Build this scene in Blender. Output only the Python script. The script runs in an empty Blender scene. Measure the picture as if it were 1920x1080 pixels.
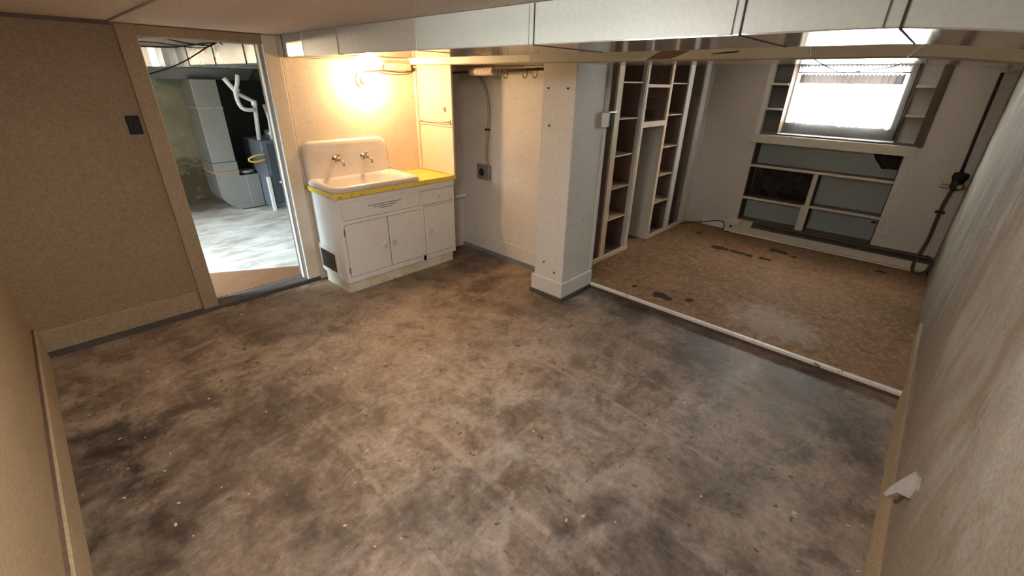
import bpy, bmesh, math, random
from mathutils import Vector, Matrix, noise
random.seed(7)
SC = bpy.context.scene
C = SC.collection
R = math.radians

# ------------------------------------------------------------------ camera
cam_d = bpy.data.cameras.new('camera')
cam_d.sensor_width = 36.0
cam_d.lens = 815.66 / 1920 * 36.0
cam_d.clip_start = 0.02
cam = bpy.data.objects.new('camera', cam_d)
cam.location = (0, 0, 1.75)
cam.rotation_euler = (R(64.609), R(-1.095), R(-46.829))
C.objects.link(cam)
SC.camera = cam
# ------------------------------------------------------------------ world, daylight, exposure
w = bpy.data.worlds.new('World'); SC.world = w; w.use_nodes = True
bg = w.node_tree.nodes['Background']
bg.inputs['Color'].default_value = (0.93, 0.96, 1.0, 1); bg.inputs['Strength'].default_value = 4.0
SC.view_settings.view_transform = 'Standard'
SC.view_settings.look = 'None'
SC.view_settings.gamma = 1.0
SC.view_settings.exposure = 1.45
SC.view_settings.use_curve_mapping = False

def area(name, loc, rot, sx, sy, power, col, spread=180):
    l = bpy.data.lights.new(name, 'AREA'); l.shape = 'RECTANGLE'; l.size = sx; l.size_y = sy
    l.energy = power; l.color = col; l.spread = R(spread)
    o = bpy.data.objects.new(name, l); o.location = loc; o.rotation_euler = rot; C.objects.link(o)
    return o
DAY_MAIN = 280
DAY_FURN = 80
area('daylight_alcove_window', (6.85, 0.90, 1.95), (0, R(72), 0), 0.8, 1.2, DAY_MAIN, (1.0, 0.98, 0.95))
area('daylight_furnace_window', (-1.55, 5.0, 1.95), (0, R(-55), 0), 0.5, 0.9, DAY_FURN, (0.70, 0.85, 1.0), 80)

# ------------------------------------------------------------------ materials
def ramp(nt, fac, stops):
    r = nt.nodes.new('ShaderNodeValToRGB')
    e = r.color_ramp.elements
    while len(e) < len(stops): e.new(0.5)
    for k, (p, c) in enumerate(stops):
        e[k].position = p; e[k].color = (c[0], c[1], c[2], 1) if isinstance(c, (tuple, list)) else (c, c, c, 1)
    nt.links.new(fac, r.inputs[0]); return r.outputs[0]
def noise_n(nt, vec, scale, detail=5, rough=0.55, dist=0.0):
    n = nt.nodes.new('ShaderNodeTexNoise'); n.inputs['Scale'].default_value = scale
    n.inputs['Detail'].default_value = detail; n.inputs['Roughness'].default_value = rough
    n.inputs['Distortion'].default_value = dist
    if vec is not None: nt.links.new(vec, n.inputs['Vector'])
    return n.outputs['Fac']
def mixc(nt, fac, a, b, mode='MIX'):
    m = nt.nodes.new('ShaderNodeMix'); m.data_type = 'RGBA'; m.blend_type = mode
    for s, v in ((m.inputs['Factor'], fac), (m.inputs[6], a), (m.inputs[7], b)):
        if hasattr(v, 'links') or hasattr(v, 'is_linked'): nt.links.new(v, s)
        elif isinstance(v, (int, float)): s.default_value = v
        else: s.default_value = (v[0], v[1], v[2], 1)
    return m.outputs[2]
def mth(nt, op, a, b=None, c=None):
    m = nt.nodes.new('ShaderNodeMath'); m.operation = op
    for k, v in enumerate((a, b, c)):
        if v is None: continue
        if isinstance(v, (int, float)): m.inputs[k].default_value = v
        else: nt.links.new(v, m.inputs[k])
    return m.outputs[0]
def position(nt, scale=(1, 1, 1), rotz=0):
    g = nt.nodes.new('ShaderNodeNewGeometry')
    mp = nt.nodes.new('ShaderNodeMapping'); mp.inputs['Scale'].default_value = scale
    mp.inputs['Rotation'].default_value = (0, 0, rotz)
    nt.links.new(g.outputs['Position'], mp.inputs['Vector']); return mp.outputs[0]
def new_mat(name):
    m = bpy.data.materials.new(name); m.use_nodes = True
    return m, m.node_tree, m.node_tree.nodes['Principled BSDF']
def bump(nt, p, h, strength, dist=0.01):
    b = nt.nodes.new('ShaderNodeBump'); b.inputs['Strength'].default_value = strength; b.inputs['Distance'].default_value = dist
    nt.links.new(h, b.inputs['Height']); nt.links.new(b.outputs[0], p.inputs['Normal'])

def paint(name, col, dirt=None, amount=0.35, scale=2.0, rough=0.6, bmp=0.15, chips=0.0, chipcol=(0.12, 0.09, 0.06), streak=None, metal=0.0, grain=0.06, spec=0.5):
    """painted or bare surface: base colour, soft soiling, fine grain, optional chips"""
    m, nt, p = new_mat(name)
    v = position(nt)
    big = noise_n(nt, v, scale, 6, 0.6, 0.4)
    d = dirt or tuple(c * 0.6 for c in col)
    f = ramp(nt, big, [(0.42, 0.0), (0.72, 1.0)])
    c = mixc(nt, mth(nt, 'MULTIPLY', f, amount), col, d)
    if streak:
        vs = position(nt, streak[0]); sn = noise_n(nt, vs, streak[1], 5, 0.6)
        c = mixc(nt, mth(nt, 'MULTIPLY', ramp(nt, sn, [(0.50, 0.0), (0.72, 1.0)]), streak[3]), c, streak[2])
    fine = noise_n(nt, v, 60, 3, 0.7)
    c = mixc(nt, min(1.0, grain * 3), c, ramp(nt, fine, [(0.34, 0.2), (0.66, 0.8)]), 'OVERLAY')
    if chips > 0:
        cn = noise_n(nt, v, 14, 4, 0.65, 0.3)
        c = mixc(nt, ramp(nt, cn, [(0.70 - 0.1 * chips, 0.0), (0.72 - 0.1 * chips, 1.0)]), c, chipcol)
    nt.links.new(c, p.inputs['Base Color'])
    p.inputs['Roughness'].default_value = rough; p.inputs['Metallic'].default_value = metal
    p.inputs['Specular IOR Level'].default_value = spec
    if bmp: bump(nt, p, mth(nt, 'ADD', mth(nt, 'MULTIPLY', fine, 0.3), noise_n(nt, v, 12, 4)), bmp, 0.006)
    return m
def plain(name, col, rough=0.5, metal=0.0, emit=0, ecol=None):
    m, nt, p = new_mat(name)
    v = position(nt); n = noise_n(nt, v, 25, 3)
    c = mixc(nt, ramp(nt, n, [(0.35, 0.0), (0.8, 0.35)]), col, tuple(x * 0.7 for x in col))
    nt.links.new(c, p.inputs['Base Color']); p.inputs['Roughness'].default_value = rough; p.inputs['Metallic'].default_value = metal
    if emit:
        p.inputs['Emission Color'].default_value = (*(ecol or col), 1); p.inputs['Emission Strength'].default_value = emit
    return m
def wood(name, a, b, axis=2, rough=0.6):
    m, nt, p = new_mat(name)
    s = [14, 14, 14]; s[axis] = 0.9
    n = noise_n(nt, position(nt, tuple(s)), 2.0, 5, 0.6, 0.6)
    c = mixc(nt, ramp(nt, n, [(0.35, 0.0), (0.68, 1.0)]), a, b)
    nt.links.new(c, p.inputs['Base Color']); p.inputs['Roughness'].default_value = rough
    bump(nt, p, n, 0.12, 0.004); return m

def blob_mask(nt, v, wob, blobs):
    """sum of soft irregular marks at real places on the floor: (x, y, radius, strength)"""
    tot = None
    for (x, y, r, s) in blobs:
        vm = nt.nodes.new('ShaderNodeVectorMath'); vm.operation = 'DISTANCE'
        nt.links.new(v, vm.inputs[0]); vm.inputs[1].default_value = (x, y, 0)
        dd = mth(nt, 'ADD', vm.outputs['Value'], mth(nt, 'MULTIPLY', mth(nt, 'SUBTRACT', wob, 0.5), r * 2.2))
        mr = nt.nodes.new('ShaderNodeMapRange'); mr.interpolation_type = 'SMOOTHSTEP'
        mr.inputs['From Min'].default_value = r * 1.15; mr.inputs['From Max'].default_value = r * 0.35
        mr.inputs['To Min'].default_value = 0; mr.inputs['To Max'].default_value = s
        nt.links.new(dd, mr.inputs['Value'])
        tot = mr.outputs[0] if tot is None else mth(nt, 'MAXIMUM', tot, mr.outputs[0])
    return tot
def flat_pos(nt):
    return position(nt, (1, 1, 0))

def concrete_floor():
    m, nt, p = new_mat('worn_concrete')
    v = flat_pos(nt)
    n1 = noise_n(nt, v, 0.9, 10, 0.66, 0.8)
    n2 = noise_n(nt, v, 4.5, 10, 0.72, 0.4)
    n3 = noise_n(nt, v, 30, 6, 0.75)
    wob = noise_n(nt, v, 3.2, 10, 0.75, 0.3)
    st = noise_n(nt, position(nt, (4.5, 0.5, 0), R(5)), 2.0, 8, 0.7, 0.4)
    st2 = noise_n(nt, position(nt, (0.9, 2.6, 0), R(32)), 1.3, 9, 0.72, 1.2)
    c = ramp(nt, n1, [(0.36, (0.115, 0.080, 0.055)), (0.50, (0.23, 0.165, 0.117)), (0.64, (0.375, 0.288, 0.215))])
    c = mixc(nt, mth(nt, 'MULTIPLY', ramp(nt, n2, [(0.48, 0.0), (0.62, 1.0)]), 0.60), c, (0.40, 0.325, 0.26))
    c = mixc(nt, mth(nt, 'MULTIPLY', ramp(nt, n2, [(0.36, 1.0), (0.48, 0.0)]), 0.70), c, (0.085, 0.062, 0.046))
    c = mixc(nt, mth(nt, 'MULTIPLY', ramp(nt, st, [(0.54, 0.0), (0.66, 1.0)]), 0.25), c, (0.47, 0.40, 0.335))
    c = mixc(nt, mth(nt, 'MULTIPLY', ramp(nt, st, [(0.33, 1.0), (0.46, 0.0)]), 0.25), c, (0.10, 0.078, 0.062))
    c = mixc(nt, mth(nt, 'MULTIPLY', ramp(nt, st2, [(0.54, 0.0), (0.63, 1.0)]), 0.40), c, (0.46, 0.385, 0.315))
    c = mixc(nt, mth(nt, 'MULTIPLY', ramp(nt, st2, [(0.34, 1.0), (0.45, 0.0)]), 0.4), c, (0.09, 0.066, 0.05))
    light = blob_mask(nt, v, wob, [(1.15, 2.75, .55, .55), (1.6, 2.85, .50, .5), (1.88, 3.0, .4, .45), (1.4, 1.75, .7, .42), (1.9, 1.5, .6, .45), (1.7, .95, .45, .42), (2.1, .52, .35, .45),
                                    (2.55, .25, .3, .3), (-.15, 2.55, .08, .7), (-.18, 2.42, .07, .95), (2.96, 1.90, .11, .9), (.94, 1.44, .35, .3), (1.45, 3.47, .25, .5), (1.95, 2.3, .4, .35)])
    c = mixc(nt, mth(nt, 'MULTIPLY', light, ramp(nt, n2, [(0.38, 0.25), (0.58, 1.0)])), c, mixc(nt, n3, (0.40, 0.315, 0.245), (0.57, 0.485, 0.40)))
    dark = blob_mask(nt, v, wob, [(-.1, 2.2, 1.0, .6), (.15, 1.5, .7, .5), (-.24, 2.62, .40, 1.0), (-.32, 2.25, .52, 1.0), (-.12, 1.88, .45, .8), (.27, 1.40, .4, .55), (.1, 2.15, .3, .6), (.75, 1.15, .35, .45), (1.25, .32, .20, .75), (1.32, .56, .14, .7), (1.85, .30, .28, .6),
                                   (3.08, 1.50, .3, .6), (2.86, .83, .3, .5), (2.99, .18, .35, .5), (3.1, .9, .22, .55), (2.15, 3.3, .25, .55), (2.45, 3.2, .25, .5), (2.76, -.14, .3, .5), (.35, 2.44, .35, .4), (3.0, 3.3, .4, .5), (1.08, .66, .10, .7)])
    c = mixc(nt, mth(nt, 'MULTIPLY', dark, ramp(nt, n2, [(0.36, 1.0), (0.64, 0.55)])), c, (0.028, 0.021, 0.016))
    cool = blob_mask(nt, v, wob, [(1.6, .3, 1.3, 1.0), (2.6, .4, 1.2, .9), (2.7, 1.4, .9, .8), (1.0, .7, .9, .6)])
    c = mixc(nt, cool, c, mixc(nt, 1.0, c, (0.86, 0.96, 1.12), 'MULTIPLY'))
    c = mixc(nt, ramp(nt, noise_n(nt, v, 17, 3, 0.5), [(0.66, 0.0), (0.70, 0.75)]), c, (0.06, 0.045, 0.035))
    c = mixc(nt, ramp(nt, noise_n(nt, position(nt, (1, 1, 0), 1.1), 23, 2, 0.5), [(0.72, 0.0), (0.75, 0.8)]), c, (0.62, 0.58, 0.52))
    c = mixc(nt, 0.32, c, ramp(nt, n3, [(0.34, 0.15), (0.66, 0.85)]), 'OVERLAY')
    # shallow trowel lines running across the slab
    gx = nt.nodes.new('ShaderNodeNewGeometry'); sx = nt.nodes.new('ShaderNodeSeparateXYZ'); nt.links.new(gx.outputs['Position'], sx.inputs[0])
    for (x0, sl, y0, y1, wd, col, k) in ((1.93, 0.06, 0.3, 2.1, .012, (0.46, 0.39, 0.32), .55), (1.03, 0.03, 0.7, 2.0, .016, (0.42, 0.34, 0.27), .5), (0.62, 0.05, 0.9, 1.7, .012, (0.40, 0.33, 0.26), .4), (2.62, 0.05, 0.0, 1.5, .03, (0.09, 0.07, 0.06), .4), (2.30, 0.04, 0.1, 1.5, .018, (0.44, 0.38, 0.32), .4), (0.75, -0.05, 2.2, 3.3, .012, (0.38, 0.30, 0.22), .4)):
        dx = mth(nt, 'ADD', mth(nt, 'SUBTRACT', sx.outputs['X'], x0), mth(nt, 'MULTIPLY', mth(nt, 'SUBTRACT', sx.outputs['Y'], y0), -sl))
        ln = mth(nt, 'LESS_THAN', mth(nt, 'ABSOLUTE', mth(nt, 'ADD', dx, mth(nt, 'MULTIPLY', mth(nt, 'SUBTRACT', n2, 0.5), .05))), wd)
        ln = mth(nt, 'MULTIPLY', ln, mth(nt, 'MULTIPLY', mth(nt, 'GREATER_THAN', sx.outputs['Y'], y0), mth(nt, 'LESS_THAN', sx.outputs['Y'], y1)))
        c = mixc(nt, mth(nt, 'MULTIPLY', mth(nt, 'MULTIPLY', ln, ramp(nt, wob, [(0.44, 0.0), (0.58, 1.0)])), k), c, col)
    c = mixc(nt, 1.0, c, (0.80, 0.74, 0.68), 'MULTIPLY')
    nt.links.new(c, p.inputs['Base Color'])
    nt.links.new(ramp(nt, n2, [(0.35, 0.48), (0.65, 0.68)]), p.inputs['Roughness'])
    p.inputs['Specular IOR Level'].default_value = 0.35
    bump(nt, p, mth(nt, 'ADD', n2, mth(nt, 'MULTIPLY', n3, 0.5)), 0.18, 0.008)
    return m
def alcove_floor():
    m, nt, p = new_mat('brown_hardboard_floor')
    v = flat_pos(nt)
    n1 = noise_n(nt, v, 1.1, 5, 0.6)
    n2 = noise_n(nt, position(nt, (1, 1.6, 0), R(20)), 17, 7, 0.75, 0.3)
    n4 = noise_n(nt, position(nt, (1.3, 1, 0), R(-15)), 9, 8, 0.75, 0.3)
    nw = noise_n(nt, v, 11, 6, 0.65)
    c = mixc(nt, ramp(nt, n1, [(0.38, 0.0), (0.66, 1.0)]), (0.20, 0.104, 0.047), (0.275, 0.155, 0.08))
    c = mixc(nt, mth(nt, 'MULTIPLY', ramp(nt, n2, [(0.50, 0.0), (0.62, 1.0)]), 0.7), c, (0.40, 0.235, 0.14))
    c = mixc(nt, mth(nt, 'MULTIPLY', ramp(nt, n4, [(0.38, 1.0), (0.5, 0.0)]), 0.6), c, (0.115, 0.066, 0.034))
    c = mixc(nt, blob_mask(nt, v, nw, [(3.64, .55, .34, .35), (3.6, .40, .24, .35)]), c, (0.52, 0.45, 0.41))
    c = mixc(nt, blob_mask(nt, v, n2, [(5.7, .4, .55, .4), (5.75, 1.2, .4, .3), (4.6, -.25, .3, .4)]), c, (0.12, 0.08, 0.05))
    st = ramp(nt, blob_mask(nt, v, nw, [(3.47, 1.40, .075, 1), (3.45, 1.32, .06, 1), (3.57, 1.175, .05, 1), (5.16, 1.50, .085, 1), (5.15, 1.41, .06, 1), (5.155, 1.32, .055, 1), (5.145, 1.24, .06, 1),
                                          (5.14, 1.16, .06, 1), (5.165, 1.02, .06, 1), (5.16, .97, .05, 1), (5.55, 1.0, .075, 1), (5.53, .90, .075, 1), (5.46, .78, .045, 1), (5.53, 1.876, .045, 1), (3.48, 1.65, .035, 1), (5.63, .03, .06, 1), (4.05, .25, .02, 1)]), [(0.35, 0.0), (0.5, 1.0)])
    c = mixc(nt, st, c, (0.035, 0.025, 0.02))
    nt.links.new(c, p.inputs['Base Color']); p.inputs['Roughness'].default_value = 0.75; p.inputs['Specular IOR Level'].default_value = 0.15
    bump(nt, p, mth(nt, 'SUBTRACT', n2, mth(nt, 'MULTIPLY', st, 0.8)), 0.15, 0.004)
    return m
def furnace_floor():
    m, nt, p = new_mat('furnace_room_concrete')
    v = flat_pos(nt)
    n1 = noise_n(nt, v, 1.4, 7, 0.65, 0.6); n2 = noise_n(nt, position(nt, (1.0, 2.6, 0), R(25)), 2.6, 7, 0.7, 0.5)
    c = ramp(nt, n1, [(0.35, (0.36, 0.31, 0.26)), (0.65, (0.62, 0.57, 0.52))])
    c = mixc(nt, ramp(nt, n2, [(0.48, 0.0), (0.6, 0.7)]), c, (0.70, 0.67, 0.63))
    c = mixc(nt, ramp(nt, n2, [(0.34, 0.75), (0.46, 0.0)]), c, (0.30, 0.23, 0.17))
    c = mixc(nt, blob_mask(nt, v, n1, [(1.45, 7.7, .6, .8), (1.7, 7.5, .5, .7)]), c, (0.11, 0.075, 0.05))
    nt.links.new(c, p.inputs['Base Color']); p.inputs['Roughness'].default_value = 0.6
    bump(nt, p, n2, 0.2, 0.008); return m
def plaster_right():
    m, nt, p = new_mat('flaking_plaster')
    v = position(nt)
    n1 = noise_n(nt, v, 1.0, 7, 0.62, 0.5)
    st = noise_n(nt, position(nt, (1.5, 1, 0.6)), 1.9, 8, 0.68, 1.0)
    dr = noise_n(nt, position(nt, (3.2, 1, 0.45)), 1.6, 7, 0.65, 0.6)
    c = mixc(nt, ramp(nt, n1, [(0.40, 0.0), (0.60, 1.0)]), (0.47, 0.425, 0.375), (0.30, 0.25, 0.20))
    c = mixc(nt, mth(nt, 'MULTIPLY', ramp(nt, st, [(0.48, 0.0), (0.60, 1.0)]), 0.65), c, (0.255, 0.185, 0.125))
    c = mixc(nt, mth(nt, 'MULTIPLY', ramp(nt, dr, [(0.53, 0.0), (0.66, 1.0)]), 0.45), c, (0.50, 0.475, 0.44))
    g = nt.nodes.new('ShaderNodeNewGeometry'); s = nt.nodes.new('ShaderNodeSeparateXYZ'); nt.links.new(g.outputs['Position'], s.inputs[0])
    # damp staining that rises irregularly from the floor
    zz = mth(nt, 'ADD', s.outputs['Z'], mth(nt, 'MULTIPLY', mth(nt, 'SUBTRACT', st, 0.5), 1.6))
    c = mixc(nt, ramp(nt, zz, [(0.15, 0.65), (0.60, 0.0)]), c, (0.245, 0.175, 0.12))
    ch = noise_n(nt, v, 8, 6, 0.7, 0.6)
    c = mixc(nt, ramp(nt, ch, [(0.665, 0.0), (0.68, 0.7)]), c, (0.15, 0.11, 0.08))
    fine = noise_n(nt, v, 60, 4, 0.75)
    c = mixc(nt, 0.3, c, ramp(nt, fine, [(0.35, 0.2), (0.65, 0.8)]), 'OVERLAY')
    c = mixc(nt, 1.0, c, (0.74, 0.73, 0.72), 'MULTIPLY')
    nt.links.new(c, p.inputs['Base Color']); p.inputs['Roughness'].default_value = 0.8; p.inputs['Specular IOR Level'].default_value = 0.3
    bump(nt, p, mth(nt, 'ADD', mth(nt, 'ADD', st, mth(nt, 'MULTIPLY', ch, 0.4)), mth(nt, 'MULTIPLY', fine, 0.15)), 0.5, 0.02); return m
def foundation():
    m, nt, p = new_mat('mossy_foundation')
    v = position(nt)
    n1 = noise_n(nt, v, 2.2, 7, 0.65, 0.5)
    c = mixc(nt, ramp(nt, n1, [(0.38, 0.0), (0.66, 1.0)]), (0.26, 0.26, 0.165), (0.38, 0.36, 0.26))
    g = nt.nodes.new('ShaderNodeNewGeometry'); s = nt.nodes.new('ShaderNodeSeparateXYZ'); nt.links.new(g.outputs['Position'], s.inputs[0])
    zz = mth(nt, 'ADD', s.outputs['Z'], mth(nt, 'MULTIPLY', mth(nt, 'SUBTRACT', n1, 0.5), 0.9))
    c = mixc(nt, ramp(nt, zz, [(0.45, 0.8), (0.52, 0.15), (0.60, 0.75), (0.72, 0.0)]), c, (0.11, 0.09, 0.05))
    c = mixc(nt, ramp(nt, noise_n(nt, v, 6, 4), [(0.6, 0.0), (0.68, 0.45)]), c, (0.46, 0.43, 0.36))
    nt.links.new(c, p.inputs['Base Color']); p.inputs['Roughness'].default_value = 0.85
    bump(nt, p, n1, 0.35, 0.02); return m
def galvanised(name='galvanised_steel', base=(0.62, 0.62, 0.60), rough=0.28):
    m, nt, p = new_mat(name)
    v = position(nt)
    vo = nt.nodes.new('ShaderNodeTexVoronoi'); vo.inputs['Scale'].default_value = 90; nt.links.new(v, vo.inputs['Vector'])
    bw = nt.nodes.new('ShaderNodeRGBToBW'); nt.links.new(vo.outputs['Color'], bw.inputs[0])
    c = mixc(nt, ramp(nt, bw.outputs[0], [(0.2, 0.0), (0.8, 1.0)]), tuple(x * 0.93 for x in base), base)
    nt.links.new(c, p.inputs['Base Color']); p.inputs['Metallic'].default_value = 0.85
    nt.links.new(ramp(nt, noise_n(nt, v, 3, 4), [(0.3, rough * 0.8), (0.7, rough * 1.35)]), p.inputs['Roughness'])
    bump(nt, p, noise_n(nt, v, 3.0, 2), 0.25, 0.02); return m
def glass_mat():
    m, nt, p = new_mat('window_glass')
    nt.nodes.remove(p); out = nt.nodes['Material Output']
    t = nt.nodes.new('ShaderNodeBsdfTransparent'); t.inputs[0].default_value = (0.93, 0.97, 0.96, 1)
    g = nt.nodes.new('ShaderNodeBsdfGlossy'); g.inputs['Roughness'].default_value = 0.05
    mx = nt.nodes.new('ShaderNodeMixShader'); mx.inputs[0].default_value = 0.07
    nt.links.new(t.outputs[0], mx.inputs[1]); nt.links.new(g.outputs[0], mx.inputs[2]); nt.links.new(mx.outputs[0], out.inputs[0]); return m
def sheer(name, col, see):
    m, nt, p = new_mat(name)
    nt.nodes.remove(p); out = nt.nodes['Material Output']
    t = nt.nodes.new('ShaderNodeBsdfTransparent'); tl = nt.nodes.new('ShaderNodeBsdfTranslucent'); d = nt.nodes.new('ShaderNodeBsdfDiffuse')
    n = noise_n(nt, position(nt, (1, 30, 3)), 3, 4)
    c = mixc(nt, n, col, tuple(x * 0.8 for x in col))
    nt.links.new(c, tl.inputs[0]); nt.links.new(c, d.inputs[0])
    a = nt.nodes.new('ShaderNodeMixShader'); a.inputs[0].default_value = 0.35
    nt.links.new(tl.outputs[0], a.inputs[1]); nt.links.new(d.outputs[0], a.inputs[2])
    b = nt.nodes.new('ShaderNodeMixShader'); b.inputs[0].default_value = see
    nt.links.new(a.outputs[0], b.inputs[1]); nt.links.new(t.outputs[0], b.inputs[2]); nt.links.new(b.outputs[0], out.inputs[0]); return m

M = {}
M['floor'] = concrete_floor(); M['alcove_floor'] = alcove_floor(); M['ffloor'] = furnace_floor(); M['plaster'] = plaster_right(); M['found'] = foundation()
M['tan'] = paint('tan_wallboard', (0.265, 0.182, 0.102), (0.215, 0.143, 0.077), 0.5, 1.6, 0.65, 0.03, 0.0, streak=((1, 1, 4), 1.2, (0.31, 0.22, 0.125), 0.3), grain=0.1)
M['tan_trim'] = paint('tan_trim', (0.31, 0.222, 0.135), (0.24, 0.165, 0.09), 0.5, 3.0, 0.6, 0.15, 0.2, grain=0.1)
M['cream'] = paint('cream_wall', (0.70, 0.60, 0.47), (0.58, 0.47, 0.34), 0.35, 2.5, 0.55, 0.04, 0.08, (0.30, 0.2, 0.12))
M['niche'] = paint('off_white_wall', (0.62, 0.585, 0.53), (0.50, 0.45, 0.39), 0.4, 2.2, 0.6, 0.06, 0.12, (0.22, 0.17, 0.13))
M['pier'] = paint('pale_grey_wall', (0.60, 0.585, 0.55), (0.47, 0.445, 0.40), 0.35, 2.4, 0.6, 0.15, 0.15, (0.2, 0.16, 0.13))
M['alcove'] = paint('alcove_grey_wall', (0.60, 0.56, 0.52), (0.49, 0.445, 0.405), 0.4, 1.4, 0.7, 0.03, 0.0, streak=((1, 1, 1), 0.9, (0.42, 0.355, 0.33), 0.4), grain=0.08)
M['white'] = paint('white_cabinet_paint', (0.72, 0.70, 0.655), (0.58, 0.54, 0.47), 0.3, 4.0, 0.42, 0.08, 0.0)
M['white_chip'] = paint('chipped_white_paint', (0.70, 0.68, 0.64), (0.5, 0.45, 0.36), 0.45, 5.0, 0.5, 0.15, 0.45, (0.16, 0.12, 0.08))
M['yellow'] = paint('yellow_laminate', (0.80, 0.57, 0.085), (0.62, 0.40, 0.06), 0.35, 6.0, 0.38, 0.04, 0.05, (0.2, 0.12, 0.03))
M['yellowed'] = paint('yellowed_paint', (0.66, 0.63, 0.53), (0.46, 0.38, 0.14), 0.9, 5.0, 0.55, 0.15, 0.4, (0.14, 0.11, 0.06))
M['enamel'] = paint('worn_white_enamel', (0.66, 0.61, 0.555), (0.50, 0.42, 0.34), 0.45, 5.0, 0.25, 0.02, 0.0, grain=0.05)
M['grime'] = paint('grimy_dark_strip', (0.075, 0.065, 0.055), (0.04, 0.034, 0.03), 0.7, 5, 0.8, 0.3, 0.25, (0.22, 0.19, 0.15))
M['grime_blue'] = paint('blue_grey_strip', (0.20, 0.22, 0.25), (0.10, 0.10, 0.10), 0.6, 5, 0.6, 0.2)
M['ceiling'] = paint('ceiling_board', (0.56, 0.485, 0.42), (0.47, 0.395, 0.33), 0.45, 1.3, 0.8, 0.15, 0.0, grain=0.12)
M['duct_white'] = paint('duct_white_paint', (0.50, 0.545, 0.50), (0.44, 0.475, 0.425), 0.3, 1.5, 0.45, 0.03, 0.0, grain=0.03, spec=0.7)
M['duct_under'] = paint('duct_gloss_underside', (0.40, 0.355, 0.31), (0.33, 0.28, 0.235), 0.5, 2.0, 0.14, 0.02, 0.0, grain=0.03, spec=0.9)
M['galv'] = galvanised(); M['galv_dull'] = galvanised('dull_galvanised_steel', (0.40, 0.40, 0.39), 0.45)
M['header'] = paint('header_paint', (0.74, 0.78, 0.72), (0.62, 0.63, 0.55), 0.5, 2.2, 0.5, 0.12, 0.12, (0.3, 0.24, 0.16))
M['pine'] = wood('pale_pine', (0.66, 0.52, 0.375), (0.56, 0.42, 0.28)); M['pine_h'] = wood('pale_pine_boards', (0.62, 0.47, 0.32), (0.52, 0.37, 0.24), 0)
M['pine_white'] = wood('whitewashed_board', (0.62, 0.61, 0.585), (0.52, 0.50, 0.46))
M['hardboard'] = paint('brown_hardboard', (0.215, 0.145, 0.115), (0.15, 0.095, 0.065), 0.5, 2.5, 0.6, 0.05)
M['greyboard'] = paint('grey_back_board', (0.235, 0.185, 0.160), (0.17, 0.125, 0.105), 0.5, 2.5, 0.7, 0.05)
M['green_panel'] = paint('pale_green_panel', (0.36, 0.405, 0.385), (0.30, 0.335, 0.31), 0.5, 3.0, 0.55, 0.06)
M['shelf_wood'] = wood('dark_shelf_wood', (0.20, 0.145, 0.105), (0.13, 0.09, 0.062), 1)
M['rail_cream'] = paint('cream_rail', (0.60, 0.55, 0.45), (0.48, 0.42, 0.33), 0.4, 5, 0.55, 0.1)
M['dark_brown'] = wood('dark_brown_wood', (0.115, 0.070, 0.045), (0.07, 0.042, 0.027))
M['soil'] = paint('dark_earth', (0.030, 0.022, 0.017), (0.10, 0.07, 0.05), 0.7, 9, 0.9, 0.8)
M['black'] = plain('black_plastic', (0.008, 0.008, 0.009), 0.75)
M['black_iron'] = plain('black_iron', (0.03, 0.025, 0.022), 0.5, 0.4)
M['rust'] = plain('rusty_pipe', (0.11, 0.065, 0.045), 0.65, 0.3)
M['chrome'] = plain('tarnished_chrome', (0.62, 0.56, 0.50), 0.22, 1.0)
M['brass'] = plain('dull_brass', (0.42, 0.31, 0.15), 0.4, 0.9)
M['grey_metal'] = plain('grey_box_metal', (0.27, 0.27, 0.26), 0.5, 0.4)
M['conduit'] = plain('cloth_cable', (0.36, 0.33, 0.29), 0.7)
M['porcelain'] = plain('white_porcelain', (0.78, 0.74, 0.66), 0.25)
M['bulb'] = plain('lit_bulb', (1, 0.9, 0.7), 0.3, 0, 230, (1.0, 0.66, 0.34))
M['tube'] = plain('lit_tube', (1, 1, 1), 0.3, 0, 30, (1.0, 0.975, 0.94))
M['bulb2'] = plain('lit_furnace_bulb', (1, 0.9, 0.7), 0.3, 0, 210, (1.0, 0.80, 0.55))
M['roll'] = paint('ribbed_paper_roll', (0.66, 0.55, 0.43), (0.5, 0.4, 0.3), 0.4, 8, 0.7, 0.1)
M['pvc'] = plain('white_pvc', (0.74, 0.74, 0.71), 0.35)
M['gas_yellow'] = plain('yellow_gas_hose', (0.70, 0.46, 0.06), 0.4)
M['furnace'] = plain('furnace_grey', (0.17, 0.18, 0.20), 0.4, 0.3); M['furnace_dark'] = plain('furnace_slate', (0.055, 0.065, 0.085), 0.35)
M['orange'] = plain('orange_tape', (0.62, 0.33, 0.06), 0.5)
M['brown_layer'] = paint('brown_red_layer', (0.20, 0.092, 0.042), (0.14, 0.065, 0.03), 0.6, 4, 0.6, 0.1)
M['glass'] = glass_mat(); M['curtain'] = sheer('sheer_curtain', (0.92, 0.91, 0.90), 0.05); M['valance'] = sheer('lace_valance', (0.045, 0.037, 0.036), 0.0)
M['frame_grey'] = paint('weathered_grey_wood', (0.13, 0.12, 0.118), (0.09, 0.08, 0.078), 0.5, 4, 0.7, 0.15)
M['plaster_chip'] = paint('loose_plaster', (0.40, 0.385, 0.36), (0.32, 0.30, 0.27), 0.4, 10, 0.8, 0.2)
M['wire'] = plain('thin_wire', (0.045, 0.03, 0.03), 0.5)
M['white_lit'] = paint('white_board', (0.82, 0.78, 0.66), None, 0.15, 3, 0.5, 0.02)
M['seam'] = plain('dark_seam', (0.05, 0.04, 0.033), 0.8)

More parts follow.
